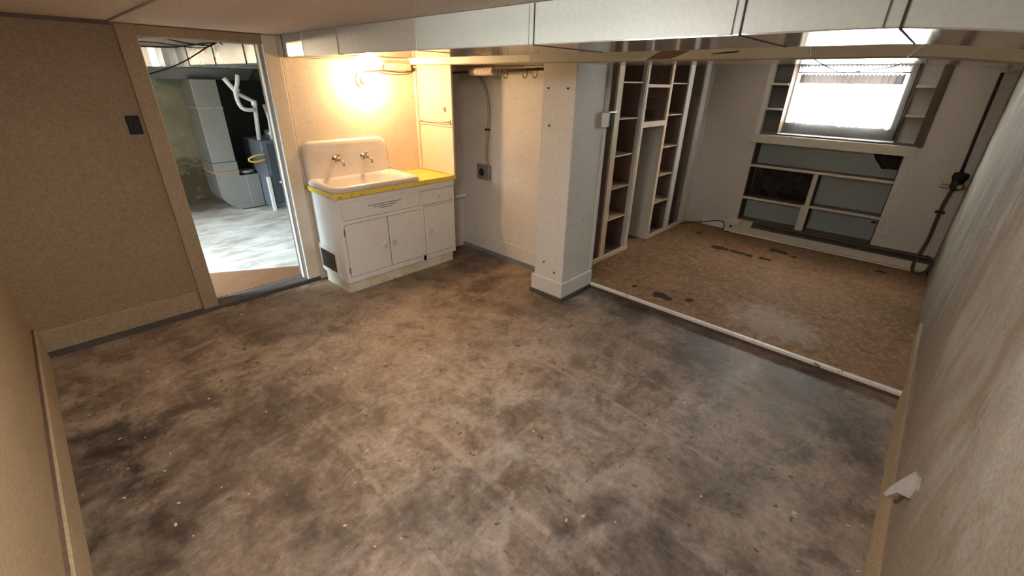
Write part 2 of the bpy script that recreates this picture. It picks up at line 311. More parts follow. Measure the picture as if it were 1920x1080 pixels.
# ------------------------------------------------------------------ mesh helpers
def box(bm, x0, x1, y0, y1, z0, z1, bev=0.0):
    r = bmesh.ops.create_cube(bm, size=1.0)['verts']
    for v in r:
        v.co = Vector((x0 + (v.co.x + .5) * (x1 - x0), y0 + (v.co.y + .5) * (y1 - y0), z0 + (v.co.z + .5) * (z1 - z0)))
    if bev:
        es = {e for v in r for e in v.link_edges}
        bmesh.ops.bevel(bm, geom=list(es), offset=bev, segments=1, affect='EDGES')
    return bm
def BX(*a, **k): return box(bmesh.new(), *a, **k)
def BXS(*lst):
    bm = bmesh.new()
    for a in lst: box(bm, *a)
    return bm
def prism(bm, pts, axis, a, b):
    """extrude 2D polygon along an axis from a to b. pts are the other two coords in xyz order"""
    def mk(p, t):
        if axis == 'x': return (t, p[0], p[1])
        if axis == 'y': return (p[0], t, p[1])
        return (p[0], p[1], t)
    v0 = [bm.verts.new(mk(p, a)) for p in pts]; v1 = [bm.verts.new(mk(p, b)) for p in pts]
    n = len(pts)
    bm.faces.new(v0); bm.faces.new(v1[::-1])
    for i in range(n): bm.faces.new((v0[i], v1[i], v1[(i + 1) % n], v0[(i + 1) % n]))
    bmesh.ops.recalc_face_normals(bm, faces=bm.faces[:]); return bm
def smooth_path(pts, n=6):
    P = [Vector(p) for p in pts]
    if len(P) < 3 or n < 2: return P
    out = []
    for i in range(len(P) - 1):
        p0 = P[max(i - 1, 0)]; p1 = P[i]; p2 = P[i + 1]; p3 = P[min(i + 2, len(P) - 1)]
        for k in range(n):
            t = k / n
            out.append(0.5 * ((2 * p1) + (-p0 + p2) * t + (2 * p0 - 5 * p1 + 4 * p2 - p3) * t * t + (-p0 + 3 * p1 - 3 * p2 + p3) * t ** 3))
    out.append(P[-1]); return out
def tube(bm, pts, r, seg=10, n=1, caps=True):
    P = smooth_path(pts, n)
    rr = r if isinstance(r, (list, tuple)) else [r] * len(P)
    rings = []
    up = None
    for i, p in enumerate(P):
        d = (P[min(i + 1, len(P) - 1)] - P[max(i - 1, 0)]).normalized()
        if up is None: up = Vector((0, 0, 1)) if abs(d.z) < 0.9 else Vector((1, 0, 0))
        s = d.cross(up).normalized(); up = s.cross(d).normalized()
        rings.append([bm.verts.new(p + (s * math.cos(2 * math.pi * k / seg) + up * math.sin(2 * math.pi * k / seg)) * rr[i]) for k in range(seg)])
    for a, b in zip(rings, rings[1:]):
        for k in range(seg):
            f = bm.faces.new((a[k], a[(k + 1) % seg], b[(k + 1) % seg], b[k])); f.smooth = True
    if caps:
        bm.faces.new(rings[0][::-1]); bm.faces.new(rings[-1])
    bmesh.ops.recalc_face_normals(bm, faces=bm.faces[:]); return bm
def TB(*a, **k): return tube(bmesh.new(), *a, **k)
def lathe(bm, prof, org, direction, seg=20):
    """prof: (distance along direction, radius)"""
    d = Vector(direction).normalized(); up = Vector((0, 0, 1)) if abs(d.z) < 0.9 else Vector((1, 0, 0))
    s = d.cross(up).normalized(); u = s.cross(d); o = Vector(org); rings = []
    for (t, r) in prof:
        rings.append([bm.verts.new(o + d * t + (s * math.cos(2 * math.pi * k / seg) + u * math.sin(2 * math.pi * k / seg)) * max(r, 1e-4)) for k in range(seg)])
    for a, b in zip(rings, rings[1:]):
        for k in range(seg):
            f = bm.faces.new((a[k], a[(k + 1) % seg], b[(k + 1) % seg], b[k])); f.smooth = True
    bm.faces.new(rings[0][::-1]); bm.faces.new(rings[-1])
    bmesh.ops.recalc_face_normals(bm, faces=bm.faces[:]); return bm
def LT(*a, **k): return lathe(bmesh.new(), *a, **k)

def link(name, bm, mat, parent=None, origin=(0, 0, 0)):
    o0 = Vector(origin)
    for v in bm.verts: v.co -= o0
    me = bpy.data.meshes.new(name); bm.to_mesh(me); bm.free()
    me.materials.append(M[mat])
    o = bpy.data.objects.new(name, me); C.objects.link(o)
    if parent is not None: o.parent = parent
    else: o.location = o0
    return o
class Thing:
    """an Empty at the thing's base; parts are given in room coordinates"""
    def __init__(s, name, label, cat, loc, group=None, kind=None):
        s.o = bpy.data.objects.new(name, None); C.objects.link(s.o); s.o.location = loc; s.loc = Vector(loc)
        s.o.empty_display_size = 0.05
        s.o['label'] = label
        if cat: s.o['category'] = cat
        if group: s.o['group'] = group
        if kind: s.o['kind'] = kind
    def part(s, name, bm, mat, under=None, label=None):
        o = link(name, bm, mat, under or s.o, s.loc)
        if label: o['label'] = label
        return o
def single(name, label, cat, bm, mat, group=None, kind=None):
    cs = [v.co for v in bm.verts]
    org = (sum(c.x for c in cs) / len(cs), sum(c.y for c in cs) / len(cs), min(c.z for c in cs))
    o = link(name, bm, mat, None, org); o['label'] = label
    if cat: o['category'] = cat
    if group: o['group'] = group
    if kind: o['kind'] = kind
    return o
def struct(name, label, bm, mat):
    o = link(name, bm, mat); o['kind'] = 'structure'; o['label'] = label; return o
def spart(parent, name, bm, mat, label=None):
    o = link(name, bm, mat, parent)
    if label: o['label'] = label
    return o

# ------------------------------------------------------------------ room shell (metres)
XL, YA, YR, XS, XB = -0.344, 3.94, -0.334, 3.255, 6.0     # left wall, door wall, right wall, step, alcove back wall
ZC = 2.04
struct('floor', 'stained bare concrete floor of the main basement room', BX(-0.46, 3.40, -0.46, 4.0, -0.12, 0.0), 'floor')
struct('floor_alcove', 'raised brown hardboard floor of the alcove', BX(3.262, 6.55, -0.46, 2.62, -0.10, 0.048), 'alcove_floor')
struct('floor_furnace_room', 'pale stained concrete floor beyond the doorway', BX(-1.5, 3.6, 4.0, 8.2, -0.12, 0.03), 'ffloor')

# ceiling: boards of the main room with a dark joint between them
cl = struct('ceiling', 'low ceiling of painted boards over main room and alcove', BX(-0.46, 6.55, -0.46, 4.06, ZC + 0.012, ZC + 0.12), 'seam')
spart(cl, 'ceiling_board', BX(-0.344, 0.560, -0.334, 3.925, ZC, ZC + 0.014, bev=0.003), 'ceiling')
spart(cl, 'ceiling_board', BX(0.568, 1.80, -0.334, 3.938, ZC - 0.006, ZC + 0.014, bev=0.003), 'ceiling')
spart(cl, 'ceiling_board', BX(1.81, 3.25, -0.334, 3.938, ZC, ZC + 0.014), 'ceiling')
spart(cl, 'ceiling_board', BX(3.25, 6.02, -0.334, 2.56, ZC - 0.01, ZC + 0.014), 'ceiling')
struct('ceiling_furnace_room', 'dim grey ceiling of the furnace room', BX(-1.5, 3.6, 4.06, 8.2, ZC, ZC + 0.1), 'greyboard')

# wall with the doorway
wb = struct('wall_back', 'tan wallboard wall with the doorway, left of the sink', BXS((-0.46, 0.66, YA, 4.06, 0, ZC + 0.02), (0.66, 1.46, YA, 4.06, 1.99, ZC + 0.02)), 'tan')
spart(wb, 'gap_strip', BX(XL, 0.575, 3.925, YA, 2.018, ZC), 'dark_brown')  # dark strip paints in the shadow gap between wall and ceiling
wb2 = struct('wall_back_sink', 'cream wall behind the sink lit by the wall lamp', BX(1.46, 3.19, YA, 4.06, 0, ZC + 0.02), 'cream')
struct('trim_1', 'thin upright joint strip on the cream wall beside the doorway', BX(1.565, 1.585, 3.932, 3.939, 0.92, 1.88), 'cream')
struct('wall_niche_end', 'shadowed end wall of the niche beside the sink cabinet', BX(2.86, 3.19, 3.72, 3.94, 0, 1.90), 'niche')
# left wall (uneven), right wall (uneven plaster)
def rough_wall(x0, x1, z0, z1, yf, yb, nx, nz, amp):
    bm = bmesh.new(); g = []
    for i in range(nx + 1):
        row = []
        for k in range(nz + 1):
            x = x0 + (x1 - x0) * i / nx; z = z0 + (z1 - z0) * k / nz
            d = amp * (noise.noise(Vector((x * 1.3, 3.1, z * 1.3))) + 0.5 * noise.noise(Vector((x * 4, 1.1, z * 4))))
            row.append(bm.verts.new((x, yf + d, z)))
        g.append(row)
    for i in range(nx):
        for k in range(nz):
            f = bm.faces.new((g[i][k], g[i + 1][k], g[i + 1][k + 1], g[i][k + 1])); f.smooth = True
    r = bmesh.ops.extrude_edge_only(bm, edges=[e for e in bm.edges if e.is_boundary])
    for v in r['geom']:
        if isinstance(v, bmesh.types.BMVert): v.co.y = yb
    bmesh.ops.recalc_face_normals(bm, faces=bm.faces[:]); return bm
struct('wall_right', 'flaking beige plaster wall running along the right side', rough_wall(-0.46, 6.5, -0.05, ZC + 0.02, YR, YR - 0.12, 110, 36, 0.008), 'plaster')
struct('wall_left', 'tan wallboard wall at the far left edge', BX(-0.46, XL, -0.46, 4.06, 0, ZC + 0.02), 'tan')
# niche wall, pier, alcove walls
nw = struct('wall_niche', 'off white wall of the niche with outlet box', BX(3.19, 3.255, 2.345, 3.94, 0, 1.92), 'niche')
spart(nw, 'baseboard', BX(3.178, 3.19, 2.35, 3.72, 0.045, 0.20, bev=0.003), 'niche')
spart(nw, 'floor_strip', BX(3.176, 3.19, 2.35, 3.72, 0.0, 0.045), 'grime_blue')
spart(nw, 'ledge', BX(3.13, 3.19, 2.35, 3.55, 1.835, 1.873, bev=0.003), 'cream')
pier = struct('wall_pier', 'square off white pier between niche and alcove', BX(2.795, 3.245, 1.995, 2.305, 0, 1.9, bev=0.006), 'pier')
spart(pier, 'baseboard', BX(2.783, 3.25, 1.983, 2.33, 0.045, 0.185, bev=0.004), 'pier')
spart(pier, 'plinth', BX(2.779, 3.248, 1.979, 2.345, 0.0, 0.045, bev=0.003), 'grime', 'scuffed dark plinth')
for (y, z) in ((2.245, 1.711), (2.065, 1.713), (2.08, 0.262), (2.20, 0.33), (2.22, 1.45)):
    spart(pier, 'nail', LT([(0, .008), (.012, .006), (.014, .002)], (2.795, y, z), (-1, 0, 0), 8), 'rust')
spart(pier, 'corner_strip', BX(3.205, 3.247, 1.988, 1.996, 0.2, 1.88, bev=0.002), 'pier')
struct('wall_alcove_side', 'wall closing the alcove behind the bookcase', BX(3.255, 6.2, 2.565, 2.66, 0, ZC + 0.02), 'greyboard')
struct('wall_alcove_return', 'dark brown board between the pier and the bookcase', BX(3.25, 3.745, 2.335, 2.36, 0.048, ZC), 'hardboard')
# alcove back wall with recess (y .205-1.595, z .19-1.145) and window opening (y .17-1.585, z 1.262-2.0)
wa = struct('wall_alcove_back', 'mottled grey back wall of the alcove with window and shelves', BXS(
    (XB, 6.5, 1.636, 2.565, 0.0, ZC + 0.02), (XB, 6.5, -0.46, 0.098, 0.0, ZC + 0.02), (XB, 6.5, 0.098, 0.205, 0.0, 1.235), (XB, 6.5, 1.595, 1.636, 0.0, 1.25),
    (XB, 6.5, 0.205, 1.595, 0.0, 0.185), (XB, 6.5, 0.098, 1.636, 2.0, ZC + 0.02),
    (6.30, 6.5, 0.098, 0.42, 1.235, 2.0), (6.30, 6.5, 1.37, 1.636, 1.235, 2.0), (6.30, 6.5, 0.42, 1.37, 1.235, 1.40), (6.30, 6.5, 0.42, 1.37, 1.95, 2.0)), 'alcove')
spart(wa, 'recess_back', BX(6.30, 6.34, 0.205, 1.595, 0.185, 1.235), 'soil', 'dark earth behind the missing panels')
spart(wa, 'joint_strip', BX(5.992, 6.0, 0.085, 0.205, 0.19, 1.235), 'alcove')
spart(wa, 'corner_strip', BX(5.985, 6.0, -0.333, -0.26, 0.10, 1.90, bev=0.003), 'alcove')
struct('baseboard_alcove', 'short white baseboard at the foot of the alcove back wall', BX(5.982, 6.0, 1.69, 2.02, 0.048, 0.125, bev=0.004), 'white')
struct('trim_2', 'strip of bare brown board at the alcove corner floor', BX(5.984, 6.0, 2.02, 2.33, 0.048, 0.10), 'pine_h')

# header over pier, sags a little at the right wall
def sag(y): return -0.022 * max(0.0, min(1.2, (0.22 - y) / 0.3)) ** 1.6
def beam(x0, x1, z0, z1, ys, extra=0.0):
    bm = bmesh.new(); rings = []
    for y in ys:
        s = sag(y) * (1 + extra)
        rings.append([bm.verts.new((x0, y, z0 + s)), bm.verts.new((x1, y, z0 + s)), bm.verts.new((x1, y, z1)), bm.verts.new((x0, y, z1))])
    for a, b in zip(rings, rings[1:]):
        for k in range(4): bm.faces.new((a[k], a[(k + 1) % 4], b[(k + 1) % 4], b[k]))
    bm.faces.new(rings[0]); bm.faces.new(rings[-1][::-1])
    bmesh.ops.recalc_face_normals(bm, faces=bm.faces[:]); return bm
def lin(a, b, n): return [a + (b - a) * i / n for i in range(n + 1)]
YS = [3.939, 3.0, 2.0, 1.0, 0.5] + lin(0.25, YR + 0.004, 10)
hd = struct('ceiling_header', 'long painted header beam carried by the pier', beam(2.75, 3.255, 1.884, ZC, YS), 'header')
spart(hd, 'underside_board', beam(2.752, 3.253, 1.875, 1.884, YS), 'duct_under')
bm = bmesh.new(); prism(bm, [(2.40, 1.886), (1.56, 1.886), (1.47, 1.896), (1.42, 1.915), (1.40, 1.935), (2.40, 1.93)], 'x', 2.742, 2.75)
spart(hd, 'loose_facing', bm, 'duct_white', 'pale facing strip with a torn end')
bm = bmesh.new(); prism(bm, [(1.46, 1.886), (1.30, 1.888), (1.19, 1.928), (1.36, 1.932)], 'x', 2.744, 2.75)
spart(hd, 'exposed_wood', bm, 'hardboard', 'bare wood where the facing is torn')
bm = bmesh.new(); prism(bm, [(1.06, 1.907), (0.93, 1.913), (0.92, 1.921), (0.98, 1.918), (1.06, 1.911)], 'x', 2.7465, 2.75)
spart(hd, 'paint_chip', bm, 'seam')

# baseboards
bl = struct('baseboard_left', 'tan baseboard standing off the left wall', BX(XL, XL + 0.022, YR + 0.03, YA - 0.01, 0, 0.225, bev=0.004), 'tan_trim')
spart(bl, 'gap_strip', BX(XL, XL + 0.012, YR + 0.03, YA - 0.01, 0.225, 0.231), 'dark_brown')
bb = struct('baseboard_back', 'tan baseboard of the doorway wall with dark foot', BX(XL + 0.02, 0.575, YA - 0.016, YA, 0.045, 0.20, bev=0.004), 'tan_trim')
spart(bb, 'floor_strip', BX(XL + 0.02, 0.60, YA - 0.022, YA, 0.0, 0.045), 'grime')
br = bmesh.new()
pts = []
n = 60
for i in range(n + 1):
    x = XL + 0.03 + (XS - XL - 0.03) * i / n
    pts.append((x, 0.165 + 0.012 * noise.noise(Vector((x * 7, 0, 0))) + 0.006 * noise.noise(Vector((x * 25, 4, 0)))))
prism(br, [(XL + 0.03, 0.0), (XS, 0.0)] + pts[::-1], 'y', YR - 0.01, YR + 0.024)
bR = struct('baseboard_right', 'chipped tan baseboard along the plaster wall', br, 'tan_trim')
br = bmesh.new(); pts = []
for i in range(n + 1):
    x = XL + 0.03 + (XS + 0.1 - XL) * i / n
    pts.append((x, 0.180 + 0.015 * noise.noise(Vector((x * 5, 9, 0))) + 0.012 * noise.noise(Vector((x * 19, 4, 2)))))
prism(br, [(XL + 0.03, 0.15), (XS + 0.13, 0.15)] + pts[::-1], 'y', YR - 0.012, YR + 0.010)
spart(bR, 'ragged_plaster_edge', br, 'hardboard')
struct('baseboard_alcove_right', 'low worn baseboard on the plaster wall in the alcove', BX(3.27, 4.25, YR - 0.01, YR + 0.016, 0.048, 0.15, bev=0.003), 'tan_trim')
# step edge
st = struct('trim_3', 'white painted metal edging along the alcove step', BX(3.236, 3.268, YR + 0.02, 1.985, 0.030, 0.056, bev=0.004), 'white_chip')
spart(st, 'riser', BX(3.246, 3.262, YR + 0.02, 1.985, 0.0, 0.032), 'dark_brown', 'dark maroon riser below the edging')

# doorway casing and threshold
cs = struct('trim_4', 'tan casing around the open doorway', BXS((0.585, 0.690, 3.915, 3.94, 0.035, 2.03, 0.004), (0.690, 1.435, 3.917, 3.94, 1.968, 2.03, 0.004)), 'tan_trim')
spart(cs, 'casing_board', BX(1.435, 1.552, 3.915, 3.94, 0.035, 2.03, bev=0.004), 'cream')
spart(cs, 'jamb', BX(0.66, 0.690, 3.94, 4.10, 0.03, 1.99), 'tan_trim')
spart(cs, 'jamb', BX(1.435, 1.46, 3.94, 4.10, 0.03, 1.99), 'frame_grey')
spart(cs, 'jamb', BX(0.69, 1.435, 3.94, 4.10, 1.968, 1.99), 'tan_trim')
spart(cs, 'door_stop', BX(0.690, 0.702, 3.99, 4.03, 0.03, 1.968), 'cream')
spart(cs, 'door_stop', BX(1.423, 1.435, 3.99, 4.03, 0.03, 1.968), 'cream')
th = struct('trim_5', 'dark wooden threshold across the doorway', BX(0.60, 1.55, 3.918, 4.06, 0.0, 0.033, bev=0.004), 'grime')
# furnace room shell
struct('wall_furnace_back', 'greenish damp foundation wall behind the ductwork', BX(-1.5, 3.6, 8.0, 8.2, -0.1, ZC + 0.02), 'found')
struct('wall_furnace_right', 'dark right wall of the furnace room', BX(3.4, 3.6, 4.06, 8.1, -0.1, ZC + 0.02), 'found')
struct('wall_furnace_left', 'foundation wall with window at the left of the furnace room', BXS((-1.5, -1.3, 3.95, 4.5, -0.1, ZC + 0.02), (-1.5, -1.3, 5.8, 8.1, -0.1, ZC + 0.02), (-1.5, -1.3, 4.5, 5.8, -0.1, 1.25), (-1.5, -1.3, 4.5, 5.8, 1.97, ZC + 0.02)), 'found')
struct('wall_furnace_front', 'furnace room side of the partition', BX(-1.5, -0.46, 3.98, 4.06, -0.1, ZC + 0.02), 'found')
struct('wall_furnace_front_far', 'furnace room side of the niche wall', BX(3.19, 3.6, 3.94, 4.06, -0.1, ZC + 0.02), 'found')

# ------------------------------------------------------------------ metal duct under the ceiling
DX0, DX1, DZ = 1.535, 2.05, 1.89
dt = Thing('air_duct', 'long painted sheet metal air duct hung under the ceiling', 'duct', (1.79, 1.8, DZ - 0.03))
secs = [(3.938, 3.80, 'galv'), (3.796, 3.46, 'galv'), (3.456, 2.955, 'galv_paint'), (2.95, 2.12, 'galv_dull'), (2.115, 1.325, 'duct_white'), (1.32, 0.527, 'duct_white'), (0.522, 0.155, 'duct_white'), (0.15, YR + 0.004, 'duct_white')]
secs[3] = (2.95, 2.12, 'galv_paint')
M['galv_paint'] = paint('grey_primed_steel', (0.50, 0.50, 0.47), (0.44, 0.43, 0.40), 0.3, 2.0, 0.38, 0.03, 0.0, grain=0.05, metal=0.3)
for i, (a, b, mt) in enumerate(secs):
    ys = lin(a, b, 8 if b < 0.2 else 1)
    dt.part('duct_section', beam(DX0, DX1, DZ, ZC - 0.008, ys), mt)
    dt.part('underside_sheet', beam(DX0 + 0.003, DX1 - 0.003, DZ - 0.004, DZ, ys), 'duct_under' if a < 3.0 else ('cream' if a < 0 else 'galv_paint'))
for y, mt in ((3.798, 'seam'), (3.458, 'galv'), (2.952, 'galv_dull'), (2.118, 'cream'), (1.322, 'seam'), (0.524, 'seam'), (0.152, 'seam')):
    s = sag(y)
    dt.part('slip_joint', BXS((DX0 - 0.004, DX0, y - 0.002, y + 0.002, DZ - 0.004 + s, ZC - 0.01), (DX0 - 0.004, DX1, y - 0.002, y + 0.002, DZ - 0.006 + s, DZ - 0.003 + s)), mt)
for y in (0.57, 0.21, 1.37):
    dt.part('drive_cleat', BX(DX0 - 0.006, DX0, y - 0.022, y + 0.022, DZ + sag(y) - 0.002, ZC - 0.01), 'duct_white')

# ------------------------------------------------------------------ hanging wire below the duct
single('hanging_wire', 'thin dark wire looping down below the duct in front of the window', 'wire',
       TB([(2.06, 0.45, 1.893), (2.5, 0.52, 1.87), (2.9, 0.50, 1.835), (2.9, 0.455, 1.821), (2.9, 0.37, 1.83), (2.85, 0.253, 1.848), (2.5, 0.19, 1.87), (2.06, 0.12, 1.893)], 0.0022, 6, 5), 'wire')

# ------------------------------------------------------------------ ceiling strip light
fx = Thing('ceiling_light', 'white boxed light fixture on the main room ceiling', 'ceiling light', (0.42, 1.2, 1.95))
fx.part('base_plate', BX(0.22, 0.62, 0.93, 1.47, 2.02, 2.034, bev=0.004), 'porcelain')
fx.part('lit_diffuser', BX(0.25, 0.59, 0.96, 1.44, 1.962, 2.02, bev=0.006), 'tube')

# ------------------------------------------------------------------ sink cabinet
X0, X1, YC = 1.582, 2.815, 3.425
cb = Thing('sink_cabinet', 'white painted wooden sink cabinet with three doors and yellowed base', 'cabinet', (2.2, 3.68, 0))
cb.part('side_panel', BX(X0, X0 + 0.02, YC + 0.02, 3.938, 0.10, 0.862, bev=0.002), 'white')
cb.part('side_panel', BX(X1 - 0.02, X1, YC + 0.02, 3.938, 0.10, 0.862, bev=0.002), 'white')
cb.part('bottom_board', BX(X0 + 0.02, X1 - 0.02, YC + 0.02, 3.93, 0.11, 0.13), 'white')
# face frame
cb.part('face_frame', BXS((X0, X0 + 0.035, YC, YC + 0.02, 0.10, 0.862), (X1 - 0.022, X1, YC, YC + 0.02, 0.10, 0.862), (2.400, 2.432, YC, YC + 0.02, 0.10, 0.80),
    (X0 + 0.035, X1 - 0.022, YC, YC + 0.02, 0.795, 0.862), (X0 + 0.035, 2.400, YC, YC + 0.02, 0.630, 0.662), (2.432, X1 - 0.022, YC, YC + 0.02, 0.640, 0.655),
    (X0 + 0.035, X1 - 0.022, YC, YC + 0.02, 0.10, 0.150)), 'white')
cb.part('top_moulding', BX(X0 - 0.004, X1 + 0.004, YC - 0.006, YC, 0.812, 0.862, bev=0.002), 'white')
# false drawer with louvre slots
dr = cb.part('drawer_front', BX(X0 + 0.038, 2.397, YC - 0.004, YC + 0.016, 0.665, 0.795, bev=0.003), 'white')
for k, (a, b, z) in enumerate(((1.86, 2.19, 0.757), (1.91, 2.14, 0.738), (1.96, 2.09, 0.720))):
    cb.part('louvre_slot', BX(a, b, YC - 0.0055, YC - 0.003, z - 0.0025, z + 0.0025), 'grime', dr)
def ring_pull(par, x, z, r):
    y = YC - 0.010
    bm = bmesh.new(); p = [(x + r * math.cos(t), y, z + r * math.sin(t)) for t in lin(0, 2 * math.pi, 20)]
    tube(bm, p, r * 0.24, 8)
    k = cb.part('pull_ring', bm, 'white_chip', par)
    cb.part('pull_cup', LT([(0, r * 0.85), (0.004, r * 0.8), (0.006, r * 0.3)], (x, y + 0.006, z), (0, -1, 0), 16), 'yellowed', par)  # darker paint puts shade into the cup inside the ring
d = cb.part('drawer_front', BX(2.435, X1 - 0.024, YC - 0.004, YC + 0.016, 0.660, 0.790, bev=0.003), 'white'); ring_pull(d, 2.62, 0.715, 0.018)
for (a, b, px) in ((X0 + 0.038, 2.030, 1.992), (2.036, 2.397, 2.078), (2.435, X1 - 0.024, 2.497)):
    top = 0.627 if a < 2.4 else 0.637
    d = cb.part('door', BX(a, b, YC - 0.006, YC + 0.012, 0.155, top, bev=0.003), 'white'); ring_pull(d, px, 0.374, 0.026)
    cb.part('shadow_gap', BXS((a - 0.003, a, YC - 0.0005, YC, 0.153, top + 0.003), (a - 0.003, b + 0.003, YC - 0.0005, YC, top, top + 0.003)), 'grime', d)
for z in (0.56, 0.22): cb.part('hinge', BX(X0 + 0.028, X0 + 0.037, YC - 0.004, YC, z - 0.03, z + 0.03), 'grime')
cb.part('base_board', BX(X0 + 0.01, X1 - 0.03, YC + 0.012, YC + 0.03, 0.0, 0.10, bev=0.003), 'yellowed')
cb.part('base_board', BX(X0 + 0.008, X0 + 0.025, YC + 0.03, 3.86, 0.0, 0.10, bev=0.003), 'yellowed')
cb.part('base_board', BX(X1 - 0.05, X1 - 0.03, YC + 0.03, 3.93, 0.0, 0.10), 'yellowed')
# side vent
vt = cb.part('vent_frame', BXS((X0 - 0.012, X0, 3.54, 3.90, 0.335, 0.375, 0.002), (X0 - 0.012, X0, 3.54, 3.90, 0.12, 0.155, 0.002), (X0 - 0.012, X0, 3.54, 3.585, 0.155, 0.335, 0.002), (X0 - 0.012, X0, 3.865, 3.90, 0.155, 0.335, 0.002)), 'white_chip')
cb.part('vent_opening', BX(X0 - 0.003, X0 - 0.0005, 3.585, 3.865, 0.155, 0.335), 'black', vt)
for k in range(9):
    y = 3.60 + k * 0.031
    cb.part('vent_slat', BX(X0 - 0.009, X0 - 0.004, y, y + 0.012, 0.157, 0.333), 'dark_brown', vt)
# worktop (ring round the basin)
ct = Thing('countertop', 'bright yellow countertop with yellow edge band on the sink cabinet', 'countertop', (2.2, 3.68, 0.862))
ct.part('top_board', BXS((1.568, 1.66, 3.405, 3.938, 0.863, 0.897), (1.66, 2.32, 3.405, 3.50, 0.863, 0.897), (2.32, 2.83, 3.405, 3.938, 0.863, 0.897), (1.66, 2.32, 3.905, 3.938, 0.863, 0.897)), 'yellow')
ct.part('edge_band', BXS((1.562, 2.834, 3.399, 3.405, 0.860, 0.899), (1.562, 1.568, 3.405, 3.938, 0.860, 0.899)), 'yellow')
for x in (1.60, 1.615, 1.80, 2.1, 2.45): ct.part('tack', LT([(0, .005), (.003, .004)], (x, 3.399, 0.872), (0, -1, 0), 8), 'rust')
ct.part('back_bead', BX(2.43, 2.78, 3.925, 3.938, 0.897, 0.912), 'cream')

# ------------------------------------------------------------------ sink
sk = Thing('kitchen_sink', 'old white enamelled cast iron sink with high rounded back', 'sink', (1.99, 3.67, 0.897))
def rrect(x0, x1, y0, y1, r, z, n=6):
    out = []
    for (cx, cy, a0) in ((x1 - r, y1 - r, 0), (x0 + r, y1 - r, 90), (x0 + r, y0 + r, 180), (x1 - r, y0 + r, 270)):
        for k in range(n + 1):
            t = R(a0 + 90 * k / n); out.append((cx + r * math.cos(t), cy + r * math.sin(t), z))
    return out
bm = bmesh.new()
rings = [rrect(1.575, 2.425, 3.415, 3.935, .07, .8985), rrect(1.565, 2.435, 3.408, 3.935, .08, .915), rrect(1.568, 2.432, 3.411, 3.935, .08, .934), rrect(1.585, 2.415, 3.428, 3.93, .075, .945),
         rrect(1.61, 2.385, 3.455, 3.915, .07, .944), rrect(1.635, 2.355, 3.478, 3.897, .07, .936), rrect(1.665, 2.32, 3.505, 3.893, .06, .90), rrect(1.69, 2.29, 3.53, 3.875, .06, .80), rrect(1.72, 2.26, 3.56, 3.85, .06, .765)]
vr = [[bm.verts.new(p) for p in r] for r in rings]
for a, b in zip(vr, vr[1:]):
    for k in range(len(a)):
        f = bm.faces.new((a[k], a[(k + 1) % len(a)], b[(k + 1) % len(a)], b[k])); f.smooth = True
bm.faces.new(vr[-1])
bmesh.ops.recalc_face_normals(bm, faces=bm.faces[:])
sk.part('basin', bm, 'enamel')
# back plate outline in x-z, lofted with rounded front edge
def back_outline(off, zb):
    pts = []
    r = 0.085
    L_, R_, T_ = 1.575 + off, 2.392 - off, 1.255 - off
    def arc(cx, cz, rr, a0, a1, n=8): return [(cx + rr * math.cos(R(a0 + (a1 - a0) * k / n)), cz + rr * math.sin(R(a0 + (a1 - a0) * k / n))) for k in range(n + 1)]
    pts += arc(2.487 - off, 1.045, 0.095, 262, 180)               # flare on the right going up
    pts += arc(R_ - r, T_ - r, r, 0, 90)
    pts += arc(L_ + r, T_ - r, r, 90, 180)
    pts += [(L_, 1.0), (L_, zb)]
    pts.insert(0, (2.43 - off, zb))
    return pts
bm = bmesh.new()
lay = [(3.936, 0.0), (3.915, 0.0), (3.899, 0.006), (3.892, 0.02), (3.897, 0.055)]
vv = []
for (y, off) in lay:
    vv.append([bm.verts.new((x, y, z)) for (x, z) in back_outline(off, 0.93)])
for a, b in zip(vv, vv[1:]):
    for k in range(len(a) - 1):
        f = bm.faces.new((a[k], a[k + 1], b[k + 1], b[k])); f.smooth = True
bm.faces.new(vv[-1]); bm.faces.new(vv[0][::-1])
bmesh.ops.recalc_face_normals(bm, faces=bm.faces[:])
sk.part('backsplash', bm, 'enamel')
for x in (1.852, 2.130):
    z = 1.092
    fc = sk.part('faucet', LT([(0, .030), (.006, .030), (.012, .016), (.02, .014), (.05, .014), (.056, .018), (.075, .018), (.08, .010)], (x, 3.898, z), (0, -1, 0), 14), 'chrome', label='tarnished chrome wall tap')
    sk.part('spout', TB([(x + .004, 3.838, z - .004), (x + .014, 3.80, z - .008), (x + .018, 3.782, z - .022), (x + .019, 3.778, z - .052)], [.011] * 10 + [.010] * 6 , 10, 5), 'chrome', fc)
    sk.part('tap_handle', TB([(x, 3.835, z + .012), (x, 3.835, z + .042)], .006, 8), 'chrome', fc)
    sk.part('tap_handle', TB([(x - .026, 3.835, z + .044), (x + .026, 3.835, z + .044)], .006, 8), 'chrome', fc)
    sk.part('tap_handle', TB([(x, 3.812, z + .044), (x, 3.858, z + .044)], .006, 8), 'chrome', fc)

